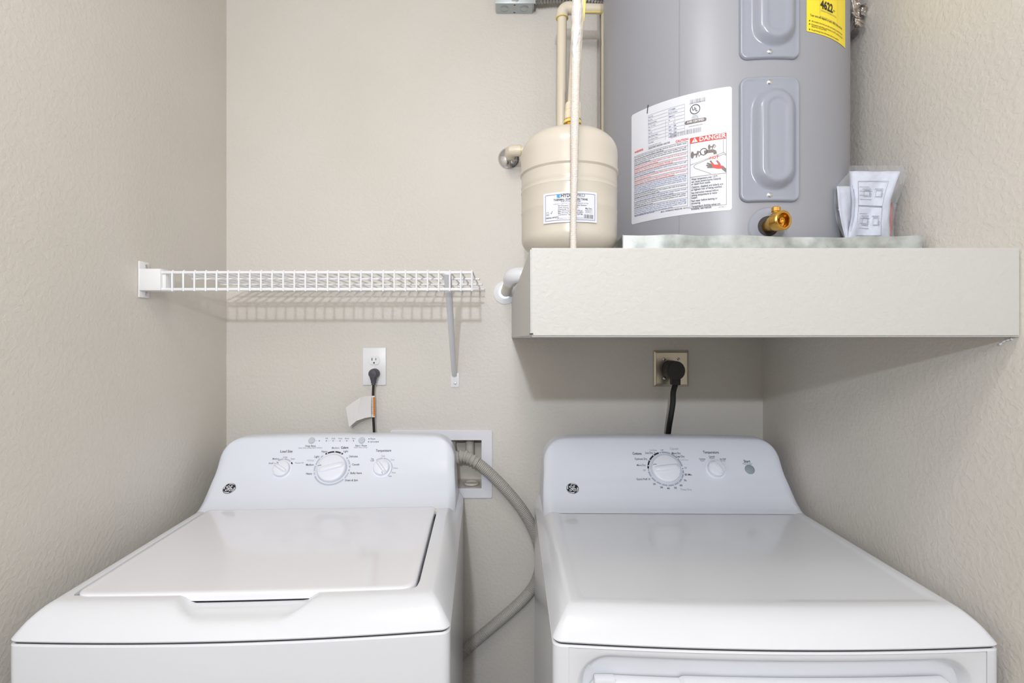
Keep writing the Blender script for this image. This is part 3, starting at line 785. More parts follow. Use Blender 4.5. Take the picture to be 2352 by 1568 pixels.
# left text block
ub0, vb0 = c3(88, 1450); ub1, vb1 = c3(685, 1346)
vtop = c3(686, 622)[1]; vbot = c3(685, 1346)[1]
for uu in (ub0, ub1): pr.line([(uu, vbot), (uu, vtop)], 0.0005, M_greyink)
sections = [(2, M_ink), (3, M_ink), (2, M_red), (2, M_red), (2, M_blueink), (2, M_red), (2, M_red), (5, M_blueink), (2, M_ink), (2, M_blueink), (3, M_ink), (4, M_blueink)]
nl = sum(s[0] for s in sections)+len(sections)*0.35
dv = (vtop-vbot)/nl; v = vtop
for cnt, m in sections:
    pr.line([(ub0, v), (ub1, v)], 0.0005, M_greyink, sub=14)
    v -= dv*0.2
    for k in range(cnt):
        full = k < cnt-1
        t = words_line(64 if full else random.choice((24, 34, 48))); v -= dv*0.5
        L = (ub1-ub0)*0.965*(1 if full else len(t)/66.0)
        pr.text(t, ub0+0.0012, v-0.0004, dv*0.92, m, 0.35, 'L', width=L); v -= dv*0.5
    v -= dv*0.15
pr.line([(ub0, vbot), (ub1, vbot)], 0.0005, M_greyink, sub=14)
u, v = c3(90, 762); pr.text('WARNING', u, v+0.0022, 0.0058, M_red, 1.2, 'L', width=0.0235)
u, v = c3(620, 612); pr.text('CAUTION', u, v, 0.0058, M_red, 1.2, width=0.0245)
u, v = c3(365, 668); pr.text('ELECTRIC WATER HEATER', u, v, 0.0046, M_greyink, 0.5, width=0.047)
u, v = c3(95, 1470); pr.text('Read the label before use. Keep area clear.', u, v+0.0006, 0.0032, M_blueink, 0.2, 'L', width=0.05)
u, v = c3(540, 1390); pr.text('MAX. WORKING PRESSURE 150 P.S.I.', u, v-0.0002, 0.0038, M_ink, 0.5, width=0.058)
# rating table
rows = [('Serial No.', '1717736808'), ('Model No.', 'ESL30 2 RAN-3'), ('Manufactured Date', '08MAR2017'), ('Cap. U.S. Gals.', '30'), ('Phase', '1      1'),
        ('Volts AC', '240     208'), ('Upper Element Watts', '4500    3380'), ('Lower Element Watts', '4500    3380'), ('Total Watts', '4500    3380')]
uT0 = c3(238, 400)[0]; uT1 = c3(650, 400)[0]; vT = c3(650, 205)[1]; dvr = 0.0067
for i, (a_, b_) in enumerate(rows):
    v = vT-dvr*(i+0.55)
    pr.line([(uT0, v+dvr*0.55), (uT1, v+dvr*0.55)], 0.00035, M_ink2, sub=8)
    pr.text(a_, uT0+0.001, v, 0.0036, M_ink2 if i % 2 else M_blueink, 0.3, 'L', width=0.0012*len(a_))
    pr.text(b_, c3(470, 300)[0], v, 0.0036, M_blueink, 0.3, 'L', width=0.0014*len(b_))
for x in (437, 540, 650): uu = c3(x, 400)[0]; pr.line([(uu, vT-dvr*(3 if x < 650 else 0)), (uu, vT-dvr*9)], 0.0004, M_ink2)
for k in range(3):
    pr.text(words_line(22), uT0+0.001, vT-dvr*9-0.003-0.0028*k, 0.0026, M_ink2, 0.2, 'L', width=0.030)
def barcode(pr, u0, u1, v0, v1, m, seed, n=34):
    rnd = random.Random(seed); w = (u1-u0)/n; k = 0
    while k < n:
        b = rnd.choice((1, 1, 2)); g = rnd.choice((1, 1, 2)); pr.rect(u0+k*w, v0, u0+min(n, k+b*0.8)*w, v1, m); k += b+g
u, v = c3(790, 148); pr.text('1717736808', u, v+0.0006-0.0068, 0.0026, M_ink2, 0.4, width=0.028)
a = c3(715, 150); b = c3(890, 150); barcode(pr, a[0], b[0], b[1]-0.0035, b[1]+0.0045, M_ink2, 3)
a = c3(495, 520); b = c3(840, 520); vv = c3(840, 487)[1]; barcode(pr, a[0], b[0], vv-0.0045, vv+0.0045, M_ink2, 5, 60)
# certification ring and badge
u, v = c3(768, 262); pr.arc(u, v, 0.0088, 0.0013, 0, 360, M_ink, cap=False)
pr.text('U', u-0.0026, v+0.0012, 0.0082, M_ink, 1.2); pr.text('L', u+0.0028, v-0.0016, 0.0082, M_ink, 1.2)
for k, t in enumerate(('LISTED', 'STORAGE TANK', 'WATER HEATER')): pr.text(t, u, v-0.0125-0.003*k, 0.0028, M_ink2, 0.3, width=0.010+0.003*(k > 0))
u, v = c3(772, 395)
pr.line([(u-0.0165, v), (u+0.0165, v)], 0.0072, M_greyink, sub=6); pr.disc(u-0.0165, v, 0.0036, M_greyink); pr.disc(u+0.0165, v, 0.0036, M_greyink)
pr.text('AHRI CERTIFIED', u, v, 0.0056, M_label, 1.2, width=0.032, lift=0.0003)
u, v = c3(775, 445); pr.text('AHRICERTIFIED.ORG', u, v, 0.0026, M_ink2, 0.3, width=0.026)
# danger panel
uD0 = c3(713, 900)[0]; uD1 = c3(1118, 900)[0]; vD1 = c3(1120, 528)[1]; vD0 = c3(1116, 1336)[1]; vDh = c3(1118, 590)[1]; vDp = c3(1116, 980)[1]
pr.rect(uD0, vDh, uD1, vD1, M_red, 8)
for a, b in (((uD0, vD0), (uD1, vD0)), ((uD0, vDp), (uD1, vDp)), ((uD0, vD1), (uD1, vD1)), ((uD0, vD0), (uD0, vD1)), ((uD1, vD0), (uD1, vD1))):
    pr.line([a, b], 0.0006, M_greyink, 0.0002, sub=8)
hm = (vDh+vD1)/2; pr.text('DANGER', (uD0+uD1)/2+0.0085, hm, 0.0115, M_label, 1.2, width=0.0475, lift=0.0004)
tx = uD0+0.0085
pr.poly([(tx-0.0058, hm-0.0040), (tx+0.0058, hm-0.0040), (tx, hm+0.0050)], M_label, 0.0004)
pr.text('!', tx, hm-0.0006, 0.0068, M_red, 0.8, lift=0.0007)
def cc(x, y): return c3(x, y)
pr.line([cc(1086, 600), cc(1086, 745), cc(1118, 770)], 0.0006, M_greyink); pr.line([cc(716, 890), cc(935, 808)], 0.0006, M_greyink)
pr.line([cc(1005, 780), cc(1086, 748)], 0.0006, M_greyink)
pr.line([cc(940, 815), cc(770, 885), cc(752, 905), cc(765, 925), cc(945, 988)], 0.0006, M_greyink); pr.line([cc(1010, 800), cc(1090, 765), cc(1116, 780)], 0.0006, M_greyink)
# faucet spout and two handles
pr.line([cc(870, 748), cc(905, 738), cc(965, 730), cc(988, 738), cc(995, 765)], 0.0060, M_greyink)
u, v = cc(865, 740); pr.arc(u, v, 0.0062, 0.0010, 0, 360, M_ink, cap=False, lift=0.0003)
for X_, Y_ in ((775, 770), (955, 683)):
    u, v = cc(X_, Y_); g = 1.0 if X_ < 900 else 0.72
    pr.disc(u-0.0062*g, v, 0.0030*g, M_greyink, 14, ry=0.0068*g); pr.line([(u-0.003*g, v), (u+0.003*g, v)], 0.0030*g, M_greyink)
    pr.line([(u+0.001*g, v-0.006*g), (u+0.004*g, v+0.006*g)], 0.0022*g, M_greyink)
    pr.line([(u+0.006*g, v+0.005*g), (u+0.010*g, v), (u+0.006*g, v-0.005*g), (u+0.0045*g, v), (u+0.006*g, v+0.005*g)], 0.0014*g, M_greyink)
pr.text('HOT', *cc(983, 805), 0.0072, M_red, 1.3, width=0.0155)
pr.poly([cc(950, 880), cc(985, 885), cc(1035, 885), cc(1090, 905), cc(1080, 930), cc(1020, 930), cc(965, 920)], M_red, 0.0002)
pr.poly([cc(1075, 895), cc(1116, 930), cc(1116, 972), cc(1070, 938)], M_greyink, 0.0003)
for s_ in ([(965, 915), (905, 915)], [(960, 900), (893, 893)], [(965, 890), (902, 868)], [(972, 882), (938, 842)], [(1050, 892), (1035, 865), (1010, 840)]):
    pr.line([cc(*q) for q in s_], 0.0024, M_greyink, 0.0003)
pr.line([cc(975, 888), cc(955, 865)], 0.0026, M_red, 0.0004); pr.line([cc(1040, 895), cc(1030, 870), cc(1015, 850)], 0.0016, M_red, 0.0005)
txt = ['Water temperature over 125°F', 'can cause severe burns instantly', 'or death from scalds.', None, 'Children, disabled and elderly are', 'at highest risk of being scalded.', None,
       'See instruction manual before', 'setting temperature at water', 'heater.', None, 'Feel water before bathing or', 'showering.', None, 'Temperature limiting valves are', 'available, see manual.']
v = vDp-0.0044
for t in txt:
    if t is None: v -= 0.0012; continue
    pr.text(t, uD0+0.0022, v, 0.0056, M_ink, 0.5, 'L', width=0.00168*len(t)); v -= 0.0048
u, v = c3(1072, 1357); pr.text('AP14981-1', u, v-0.0008, 0.0032, M_ink2, 0.3, width=0.013)
u, v = c3(238, 260); pr.line([(u-0.0012, v-0.0088), (u+0.0010, v+0.0085)], 0.0018, M_emb, 0.0004)
local(pr.build('label_print', lab), heater)

# yellow energy label
uE0, _ = cyl_uv(1852, 60); uE1, zE = cyl_uv(1940.5, 114)
elab = local(curved_label('energy_label', uE0, uE1, zE, 0.80, M_ytag, heater, r=0.002), heater)
pr = Print(lambda u, v, l: hpt(u, v, 0.0012+l))
def c8(x, y): return cyl_uv(1640+x/4.704, y/4.704)
u, v = c8(1215, 98); pr.text('4622', u, v+0.002, 0.022, M_emb, 1.6, width=0.037)
u2, v2 = c8(1288, 135); pr.text('kWh', u2+0.001, v2+0.0005, 0.005, M_ink, 0.3, width=0.006)
u, v = c8(1240, 160); pr.text('Estimated Yearly Electricity Use', u, v, 0.0042, M_ink2, 0.3, width=0.048)
a0 = c8(1140, 20)[0]; a1 = c8(1330, 20)[0]; z0 = c8(1140, 165)[1]
pr.line([(a0, z0+0.06), (a0, z0-0.004), (a1, z0-0.004), (a1, z0+0.06)], 0.0004, M_ink2, sub=6)
u, v = c8(1225, 245); pr.text('Your cost will depend on your utility rates and use.', u+0.003, v+0.002, 0.0068, M_ink, 0.4, width=0.100)
for yy, t, w in ((232, 'All models have fuel use and cost based on standard tests.', 0.098), (268, 'Estimated operating cost based on a 2017 national average', 0.098), (288, '  electricity cost per kWh.', 0.040), (325, 'ftc.gov/energy more information about the numbers.', 0.082)):
    u, v = c8(1028, yy); 
    if yy != 288: pr.disc(u, v-0.001, 0.0013, M_emb)
    pr.text(t, u+0.0045, v-0.001, 0.0046, M_ink, 0.2, 'L', width=w)
local(pr.build('label_print', elab), heater)

# drain valve with its cover disc
uv_, vv_ = cyl_uv(1764, 522)
c = hpt(uv_, vv_); n = Vector((c.x-HX, c.y-HY, 0)).normalized()
cover_c = hpt(uv_+0.0005, vv_+0.001)
pr = Print(lambda u, v, l: hpt(uv_+u, vv_+v, 0.0010+l))
ring = []
pr.arc(0, 0.000, 0.0265, 0.016, 0, 360, M_panel, cap=False)
pr.arc(0, 0.000, 0.0355, 0.0014, 0, 360, M_tank, cap=False)
pr.disc(0.0, 0.0, 0.0190, M_gap, 32, 0.0004)
local(pr.build('valve_opening', heater), heater)
ax = (n+Vector((0.02, 0, 0.05))).normalized()
M = frame(c+n*0.001, (0, 0, 1), ax)
mb = MB()
mb.lathe([(0.0125, 0), (0.0125, 0.020), (0.0145, 0.022), (0.0145, 0.029), (0.013, 0.031), (0.013, 0.034)], 12, M)
h2 = frame(M @ Vector((0, 0, 0.031)), (0, 0, 1), (ax+Vector((0.32, -0.1, -0.12))).normalized())
mb.lathe([(0.012, -0.004), (0.0175, 0.0), (0.0178, 0.016), (0.0155, 0.0175), (0.0130, 0.0172), (0.0115, 0.012), (0.0115, 0.006)], 32, h2)
mb.lathe([(0.0060, 0.004), (0.0060, 0.0135), (0.0035, 0.0138), (0.0035, 0.010)], 6, h2)
st = frame(M @ Vector((0, 0, 0.029)), (1, 0, 0), (0, 0, 1))
mb.lathe([(0.0065, 0.006), (0.0065, 0.018), (0.0078, 0.019), (0.0078, 0.026), (0.005, 0.0275)], 10, st)
local(mb.build('drain_valve', M_brass, heater, autos=35), heater)

# ------------------------------------------------------------------ drain pan
px0, px1, py0, py1 = 0.2165, 0.766, 0.957, 1.535
pan = MB(); zt = ZC+0.1915; zb = LT+0.001
def wall_strip(pts_bottom, pts_top, th, nrm):
    n_ = len(pts_bottom); vs = []
    for a, b in zip(pts_bottom, pts_top): vs += [a, b, b+nrm*th, a+nrm*th]
    fs = []
    for i in range(n_-1):
        k = 4*i
        for q in range(4): fs.append((k+q, k+4+q, k+4+(q+1) % 4, k+(q+1) % 4))
    fs += [(0, 1, 2, 3), (4*n_-1, 4*n_-2, 4*n_-3, 4*n_-4)]
    pan.add(vs, fs)
NX = 40; bt = []; tp = []
xc = (1893-VX)*0.957/F
for i in range(NX+1):
    x = px0+(px1-px0)*i/NX
    dip = -0.0042*exp(-((x-xc)/0.11)**2) - 0.0008*sin(9*i/NX*pi)
    wv = 0.0022*sin(x*38)+0.0018*sin(x*71+1)
    bt.append(Vector((x, py0, zb))); tp.append(Vector((x, py0+wv, zt+dip)))
wall_strip(bt, tp, 0.0012, Vector((0, 1, 0)))
for x, s in ((px0, 1), (px1, -1)):
    wall_strip([Vector((x, py0+(py1-py0)*i/6, zb)) for i in range(7)], [Vector((x, py0+(py1-py0)*i/6, zt-0.0005-0.012*min(1, i/3)*(s > 0))) for i in range(7)], 0.0012, Vector((s, 0, 0)))
wall_strip([Vector((px0, py1, zb)), Vector((px1, py1, zb))], [Vector((px0, py1, zt)), Vector((px1, py1, zt))], 0.0012, Vector((0, -1, 0)))
pan.box(px0, px1, py0, py1, LT, zb+0.0006)
heater.location.z = zb+0.001
pan_o = pan.build('drain_pan', M_galv, autos=30)
tag(pan_o, 'shallow galvanised metal drain pan under the grey water heater', 'drain pan')
mb = MB(); mb.tube([P(1888, 549.5, 0.9555), P(1894, 557, 0.9555), P(1903, 567.5, 0.9555), P(1909, 573, 0.9555)], 0.0007, 6); mb.build('bent_crease', M_jbox, pan_o)
mb = MB(); mb.box(px0-0.0006, px0+0.0012, py0-0.0012, py0+0.002, zb, zt+0.0004); mb.build('folded_corner', M_screw, pan_o)

# ------------------------------------------------------------------ expansion tank
EX, EY, ER = 0.1229, 1.0020, 0.0920
KE = 0.907; ztop = 0.4365*KE
exp_o = thing('expansion_tank', 'cream thermal expansion tank beside the water heater with white paper label', 'expansion tank', (EX, EY, ZC+0.168*KE))
prof = []
Q = ER/0.1015
for k in range(0, 13):
    a = pi/2*k/12; prof.append(((ER-0.001)*(0.02+0.98*sin(a))**0.8 if k else 0.002, 0.168+0.042*(1-cos(a))))
prof += [(ER-0.0010, 0.215), (ER-0.0010, 0.245), (ER-0.0008, 0.262), (ER-0.0002, 0.265), (ER-0.0008, 0.268), (ER-0.0008, 0.305), (ER-0.0001, 0.308), (ER-0.0009, 0.311), (ER-0.0009, 0.316), (ER-0.0002, 0.319),
         (ER-0.001, 0.323), (ER-0.001, 0.341), (ER+0.0014, 0.345), (ER+0.0014, 0.350), (ER, 0.356), (ER, 0.385)]
for k in range(1, 13):
    a = pi/2*k/12; prof.append((max(0.002, (ER)*cos(a)**0.62), 0.385+(0.4365-0.385)*sin(a)))
mb = MB(); mb.lathe([(r_, h_*KE-0.168*KE) for r_, h_ in prof], 96)
mb.build('tank_body', M_exp, exp_o, autos=30)
def ept(u, v, l=0.0): return hpt(u, v, l, EX, EY, ER)
def euv(px, py): return cyl_uv(px, py, EX, EY, ER)
def loc2(o): o.data.transform(Matrix.Translation(-exp_o.location)); return o
e0 = euv(1249, 474)[0]; e1 = euv(1370, 478)[0]; z1 = euv(1309, 440)[1]; z0 = euv(1309, 510)[1]
el = loc2(curved_label('paper_label', e0, e1, z0, z1, M_label, exp_o, lift=0.0012, r=0.0012, f=ept))
pr = Print(lambda u, v, l: ept(u, v, 0.0017+l))
for a, b in (((e0+0.0045, z0+0.004), (e1-0.0045, z0+0.004)), ((e0+0.0045, z1-0.004), (e1-0.0045, z1-0.004)), ((e0+0.0045, z0+0.004), (e0+0.0045, z1-0.004)), ((e1-0.0045, z0+0.004), (e1-0.0045, z1-0.004))):
    pr.line([a, b], 0.0006, M_blueink, sub=12)
def c4(x, y): return euv(1220+x/9.8, 420+y/9.8)
v = c4(860, 285)[1]
u, _ = c4(672, 285); ue, _ = c4(1020, 285); pr.text('HYDRO', u, v, 0.0085, M_ink, 1.4, 'L', width=ue-u-0.001)
pr.text('PRO', ue, v, 0.0085, M_greyink, 0, 'L', width=c4(1205, 300)[0]-ue)
u, _ = c4(618, 288); pr.poly([(u-0.003, v+0.0022), (u+0.003, v+0.0030), (u+0.003, v+0.001), (u-0.0016, v-0.0012), (u-0.003, v-0.0006)], M_hyd); pr.poly([(u+0.003, v-0.0005), (u+0.003, v-0.003), (u-0.0032, v-0.003), (u-0.001, v-0.001)], M_hyd)
ua = c4(510, 350)[0]; ub = c4(1272, 395)[0]; pr.text('THERMAL EXPANSION TANK', (ua+ub)/2, v-0.88*0.0078, 0.0050, M_ink, 0.9, width=ub-ua)
pr.text('FOR POTABLE WATER', (ua+ub)/2, v-0.88*0.0118, 0.0030, M_ink, 0.3, width=0.034)
pr.text('ANSI/NSF 61 CERTIFIED COMPONENT PRESSURE SYSTEM', (ua+ub)/2, v-0.88*0.0158, 0.0024, M_ink2, 0.3, width=ub-ua+0.001)
ul = c4(610, 500)[0]
for i, t in enumerate(('For Domestic Water Heater Systems', 'Tank Volume 2.1 Gallons', 'Precharge 40 psi', 'Max Working Pressure 150 psi', 'Max Working Temperature 200°F', 'Connection Size 3/4 in. NPTM')):
    pr.text(t, ul, v-0.88*0.0195-0.0032*i, 0.0030, M_ink, 0.4, 'L', width=0.0015*len(t))
u, _ = c4(345, 720); pr.text('PART# HPTET2', u, v-0.88*0.0425, 0.0036, M_ink, 0.7, 'L', width=0.023)
u, _ = c4(460, 640); pr.line([(u-0.0015, v-0.88*0.032), (u, v-0.88*0.0345), (u+0.0022, v-0.88*0.029)], 0.0007, M_ink)
u, _ = c4(380, 630); pr.arc(u, v-0.88*0.033, 0.0022, 0.0005, 0, 360, M_ink2, cap=False); pr.line([(u-0.003, v-0.88*0.0365), (u+0.003, v-0.88*0.0365)], 0.0006, M_ink2)
u, _ = c4(1285, 560); pr.text('Mfg. Date', u, v-0.88*0.0255, 0.0034, M_ink, 0.4, width=0.012)
pr.line([(u-0.006, v-0.88*0.0288), (u+0.007, v-0.88*0.0288), (u+0.007, v-0.88*0.0340), (u-0.006, v-0.88*0.0340), (u-0.006, v-0.88*0.0288)], 0.0004, M_ink2); pr.text('9/2017', u, v-0.88*0.0315, 0.0036, M_ink2, 0.3)
a, _ = c4(1180, 740); b, _ = c4(1385, 750); barcode(pr, a, b, v-0.88*0.0455, v-0.88*0.0375, M_ink, 11, 30)
pr.text('Made in China hydropro.example', (ua+ub)/2, z0+0.0068, 0.0024, M_ink2, 0.2, width=0.044) if False else pr.text('DISTRIBUTED BY PLUMBING SUPPLY', (ua+ub)/2, z0+0.0068, 0.0024, M_ink2, 0.2, width=0.048)
loc2(pr.build('label_print', el))
bx_, by_ = EX+0.007, EY
mb = MB(); Mb = Matrix.Translation((bx_-EX, by_-EY, ztop-0.168*KE-0.004))
mb.lathe([(0.018, 0), (0.018, 0.010), (0.0155, 0.011), (0.0155, 0.022), (0.017, 0.023), (0.017, 0.030)], 8, Mb); mb.build('brass_fitting', M_brass, exp_o)

# ------------------------------------------------------------------ pipes
def pipe_thing(name, label, cat, m, pts, r, n=20):
    mb = MB(); mb.tube(pts, r, n); o = mb.build(name, m); return tag(o, label, cat)
# feed pipe rising from the expansion tank
a = Vector((bx_, by_, ZC+ztop+0.022)); b = Vector((bx_+0.020, by_+0.004, ZC+0.80))
feed = pipe_thing('feed_pipe', 'cream plastic pipe rising from the brass fitting of the cream tank', 'pipe', M_cream, [a, a.lerp(b, 0.5), b], 0.0112)
mb = MB(); t = (b-a).normalized(); mb.tube([a-t*0.003, a+t*0.012, a+t*0.035, a+t*0.037], lambda i: (0.0135, 0.0160, 0.0152, 0.0125)[i], 20); mb.build('coupling', M_cream, feed)
mb = MB(); mb.tube([a-t*0.004, a+t*0.001], 0.0172, 20); mb.tube([a+t*0.020, a+t*0.021], 0.0158, 20); mb.build('cement_ring', M_yglue, feed)
mb = MB(); q = a+Vector((0.0112, -0.006, 0)); s0 = q+(b-a)*0.50; s1 = q+(b-a)*0.70
mb.tube([s0, s0.lerp(s1, 0.3), s0.lerp(s1, 0.6), s1], lambda i: (0.0004, 0.0020, 0.0022, 0.0008)[i], 8); mb.build('cement_smear', M_yglue, feed)
# riser on the wall with its elbow and branch
y1 = 1.42
pa = P(1289, 330, y1); pb = P(1291, 30, y1); pb.z = ZC+(VY-44)*y1/F
rw = thing('supply_riser', 'cream plastic riser pipe with an elbow on the wall behind the cream tank', 'pipe', (pa.x, y1, pa.z-0.10))
def under(o, root): o.data.transform(Matrix.Translation(-root.location)); return o
top = P(1291, 19, y1); rt = P(1377, 21, y1); rr_ = 0.0128
mb = MB(); mb.tube([pa-Vector((0, 0, 0.10)), pb, top-Vector((0, 0, 0.018))], rr_, 20); mb.build('riser', M_cream, rw); under(rw.children[-1], rw)
el_pts = [top+Vector((0, 0, -0.027)), top+Vector((0, 0, -0.026))]+[top+Vector((0.018*(1-cos(k/6*pi/2)), 0, -0.018+0.018*sin(k/6*pi/2))) for k in range(7)]+[top+Vector((0.026, 0, 0)), top+Vector((0.038, 0, 0))]
mb = MB(); mb.tube(el_pts, 0.0166, 22); under(mb.build('elbow', M_cream, rw), rw)
mb = MB(); mb.tube([top+Vector((0.03, 0, 0)), rt+Vector((0.014, 0, 0.0))], rr_, 20); under(mb.build('branch', M_cream, rw), rw)
mb = MB(); mb.tube([top+Vector((0, 0, -0.0285)), top+Vector((0, 0, -0.0268))], 0.0172, 22); under(mb.build('cement_ring', M_yglue, rw), rw)
mb = MB(); yb = rt+Vector((-0.052, -0.006, -0.0118)); mb.tube([yb+Vector((0.006, 0, 0)), yb+Vector((0.058, 0, 0))], 0.0022, 8); under(mb.build('cement_smear', M_yglue, rw), rw)
# down pipe between the wall and the heater
dx = P(1391, 0, y1).x
mb = MB(); mb.tube([Vector((dx, y1+0.002, ZC+0.194)), Vector((dx, y1+0.002, ZC+0.90))], 0.0112, 20); under(mb.build('down_run', M_cream, rw), rw)
mb = MB(); mb.tube([Vector((dx-0.0125, y1+0.012, ZC+0.194)), Vector((dx-0.0125, y1+0.012, ZC+0.90))], 0.0016, 8); tag(mb.build('thermostat_cable', M_flex), 'thin grey cable hanging beside the down pipe left of the heater', 'cable')
# plastered ribbed hose in front of the tank
pts = resample(spline([Vector((0.1155, 0.88, LT+0.0005)), P(1317, 500, 0.88), P(1319, 400, 0.88), P(1320, 300, 0.88), P(1321.5, 200, 0.88), P(1323.5, 100, 0.882), P(1325.5, 0, 0.885), P(1327, -80, 0.89)], 10), 0.0011)
def hr(i):
    z = pts[i].z-ZC; w = smooth(0.42, 0.53, z)
    rib = 0.00045*(1 if i % 3 == 0 else 0)*(1-w)
    base = 0.0053+0.0020*smooth(0.19, 0.40, z)+0.0018*smooth(0.43, 0.57, z)
    return base+rib+w*0.0006*(sin(z*150)+0.6*sin(z*337+1)+0.5*sin(z*63))
mb = MB(); mb.tube(pts, hr, 18)
h = mb.build('ribbed_hose', M_plaster, autos=60); tag(h, 'thin ribbed white hose in front of the cream tank, plastered at its top', 'hose')
mb = MB()
sp = [p+Vector((-0.0015+0.0016*sin(p.z*60), -0.0050, 0)) for p in pts if p.z-ZC > 0.465][::3]
mb.tube(sp, lambda i: (0.0052+0.0008*sin(i*0.55)+0.0005*sin(i*1.3))*min(1, 0.15+i/9), 14); mb.build('plaster_coat', M_plast2, h, autos=80)

# chrome flange with stub pipe
c = P(1169, 364, D)
ch = thing('stub_out_pipe', 'cream elbow pipe leaving the wall through a round chrome flange', 'pipe', (c.x, D, c.z))
M = frame((0, -0.0005, 0), (1, 0, 0), (0, -1, 0))
mb = MB(); mb.lathe([(0.0335, 0), (0.0330, 0.002), (0.029, 0.006), (0.020, 0.011), (0.0145, 0.013), (0.0135, 0.0135)], 40, M); mb.build('chrome_flange', M_chrome, ch)
e = P(1174, 346, 1.485)-c
e = Vector((e.x, P(1174, 346, 1.485).y-D, e.z))
mb = MB(); mb.tube([Vector((0.0, -0.001, 0)), Vector((e.x*0.5, e.y+0.03, e.z*0.7))], 0.0112, 18); mb.build('nipple', M_chrome, ch)
mb = MB(); mb.tube([Vector((e.x*0.6, e.y+0.036, e.z*0.8)), Vector((e.x*0.7, e.y+0.020, e.z)), e+Vector((-0.002, 0.008, 0)), e+Vector((0.002, 0.001, 0)), e+Vector((0.012, -0.001, 0)), e+Vector((0.026, -0.001, 0))], 0.0158, 22); mb.build('elbow', M_cream, ch)
mb = MB(); mb.tube([e+Vector((0.02, -0.001, 0)), e+Vector((0.24, -0.001, 0.0))], 0.0125, 18); mb.build('branch', M_cream, ch)
mb = MB(); mb.tube([e+Vector((0.0255, -0.001, 0)), e+Vector((0.0272, -0.001, 0))], 0.0163, 22); mb.build('cement_ring', M_yglue, ch)
# white condensate pipe beside the ledge
c = P(1160, 672, D)
wp = thing('pan_drain_pipe', 'white plastic drain pipe bending into the wall left of the ledge', 'pipe', (c.x, D, c.z))
M = frame((0, -0.0005, 0), (1, 0, 0), (0, -1, 0))
mb = MB(); mb.lathe([(0.0355, 0), (0.035, 0.0025), (0.030, 0.0055), (0.020, 0.007), (0.0185, 0.007)], 44, M); mb.build('wall_flange', M_pvc, wp)
E_ = P(1177, 631, 1.40); E_ = Vector((E_.x-c.x, E_.y-D, E_.z-c.z))
mb = MB(); mb.tube([Vector((0.002, -0.001, 0.002)), Vector((0.002, -0.001, 0.002)).lerp(E_, 0.75)], 0.0155, 22); mb.build('pipe_run', M_pvc2, wp)
mb = MB(); st_ = Vector((0.002, -0.001, 0.002)); dr = (E_-st_).normalized()
pp = [E_-dr*0.055, E_-dr*0.054, E_-dr*0.03]+[E_-dr*(0.03-0.03*sin(k/6*pi/2))+Vector((0.022*(1-cos(k/6*pi/2)), 0, 0)) for k in range(1, 7)]+[E_+Vector((0.045, 0, 0))]
mb.tube(pp, lambda i: 0.0212 if i > 1 else (0.0185, 0.0205)[i], 26); mb.build('elbow', M_pvc, wp)
mb = MB(); mb.tube([E_+Vector((0.04, 0, 0)), E_+Vector((0.19, 0, 0.002))], 0.0167, 20); mb.build('pan_run', M_pvc, wp)

# ------------------------------------------------------------------ junction box and conduit
zb_ = 0.988
jb = thing('junction_box', 'square galvanised junction box high on the wall left of the pipes', 'junction box', (P(1181, 0, D).x, D, ZC+zb_))
X0 = P(1139, 0, D).x-jb.location.x; X1 = P(1226, 0, D).x-jb.location.x
mb = MB(); th = 0.049
mb.add([(X0, 0, 0.004), (X0+0.003, 0, 0), (X1-0.006, 0, 0), (X1, 0, 0.008), (X1, 0, 0.1), (X0, 0, 0.1),
        (X0, -th, 0.004), (X0+0.003, -th, 0), (X1-0.006, -th, 0), (X1, -th, 0.008), (X1, -th, 0.1), (X0, -th, 0.1)],
       [(6, 7, 8, 9, 10, 11), (0, 6, 11, 5), (3, 4, 10, 9), (0, 1, 7, 6), (1, 2, 8, 7), (2, 3, 9, 8), (5, 11, 10, 4), (0, 5, 4, 3, 2, 1)])
mb.build('box_body', M_jbox, jb, autos=20)
mb = MB(); mb.bbox(X0-0.002, X1+0.003, -th-0.004, -th-0.0005, -0.002, 0.104, 0.0012); mb.build('cover_plate', M_jbox, jb)
for xx in (X0+0.026, X1-0.030):
    mb = MB(); Mk = frame((xx, -th/2, -0.0002), (1, 0, 0), (0, 0, -1)); mb.lathe([(0.0135, 0), (0.0135, 0.0008), (0.0120, 0.0008), (0.0120, 0.0002), (0.0098, 0.0002), (0.0098, 0.0010), (0.0088, 0.0012), (0.0004, 0.0012)], 30, Mk, cap1=False)
    mb.build('knockout', M_jbox, jb)
for yy in (-0.006, -th+0.008): mb = MB(); mb.box((X0+X1)/2-0.004, (X0+X1)/2+0.001, yy-0.0012, yy+0.0012, -0.0006, 0.001); mb.build('slot', M_gap, jb)
mb = MB(); mb.box(X1-0.0005, X1+0.002, -0.026, -0.020, 0.012, 0.018)
mb.build('slot', M_gap, jb)
mb = MB(); ss = frame(((X0+X1)/2, -th-0.004, 0.012), (1, 0, 0), (0, -1, 0)); mb.lathe([(0.012, 0), (0.012, 0.001), (0.009, 0.0016), (0.0004, 0.0018)], 24, ss, cap1=False); mb.build('cover_screw', M_screw, jb)
pts = resample(spline([P(1228, 2, 1.553), P(1245, 0, 1.55), P(1270, -2, 1.55), P(1300, -1, 1.55), P(1345, 2, 1.55), P(1375, 6, 1.55), P(1400, 8, 1.54)], 10), 0.0014)
mb = MB(); mb.tube(pts, lambda i: 0.0098+0.0014*sin(2*pi*i*0.0014/0.0095), 16)
o = mb.build('flexible_conduit', M_flex, autos=70); tag(o, 'ribbed grey metal conduit running right from the junction box', 'conduit')

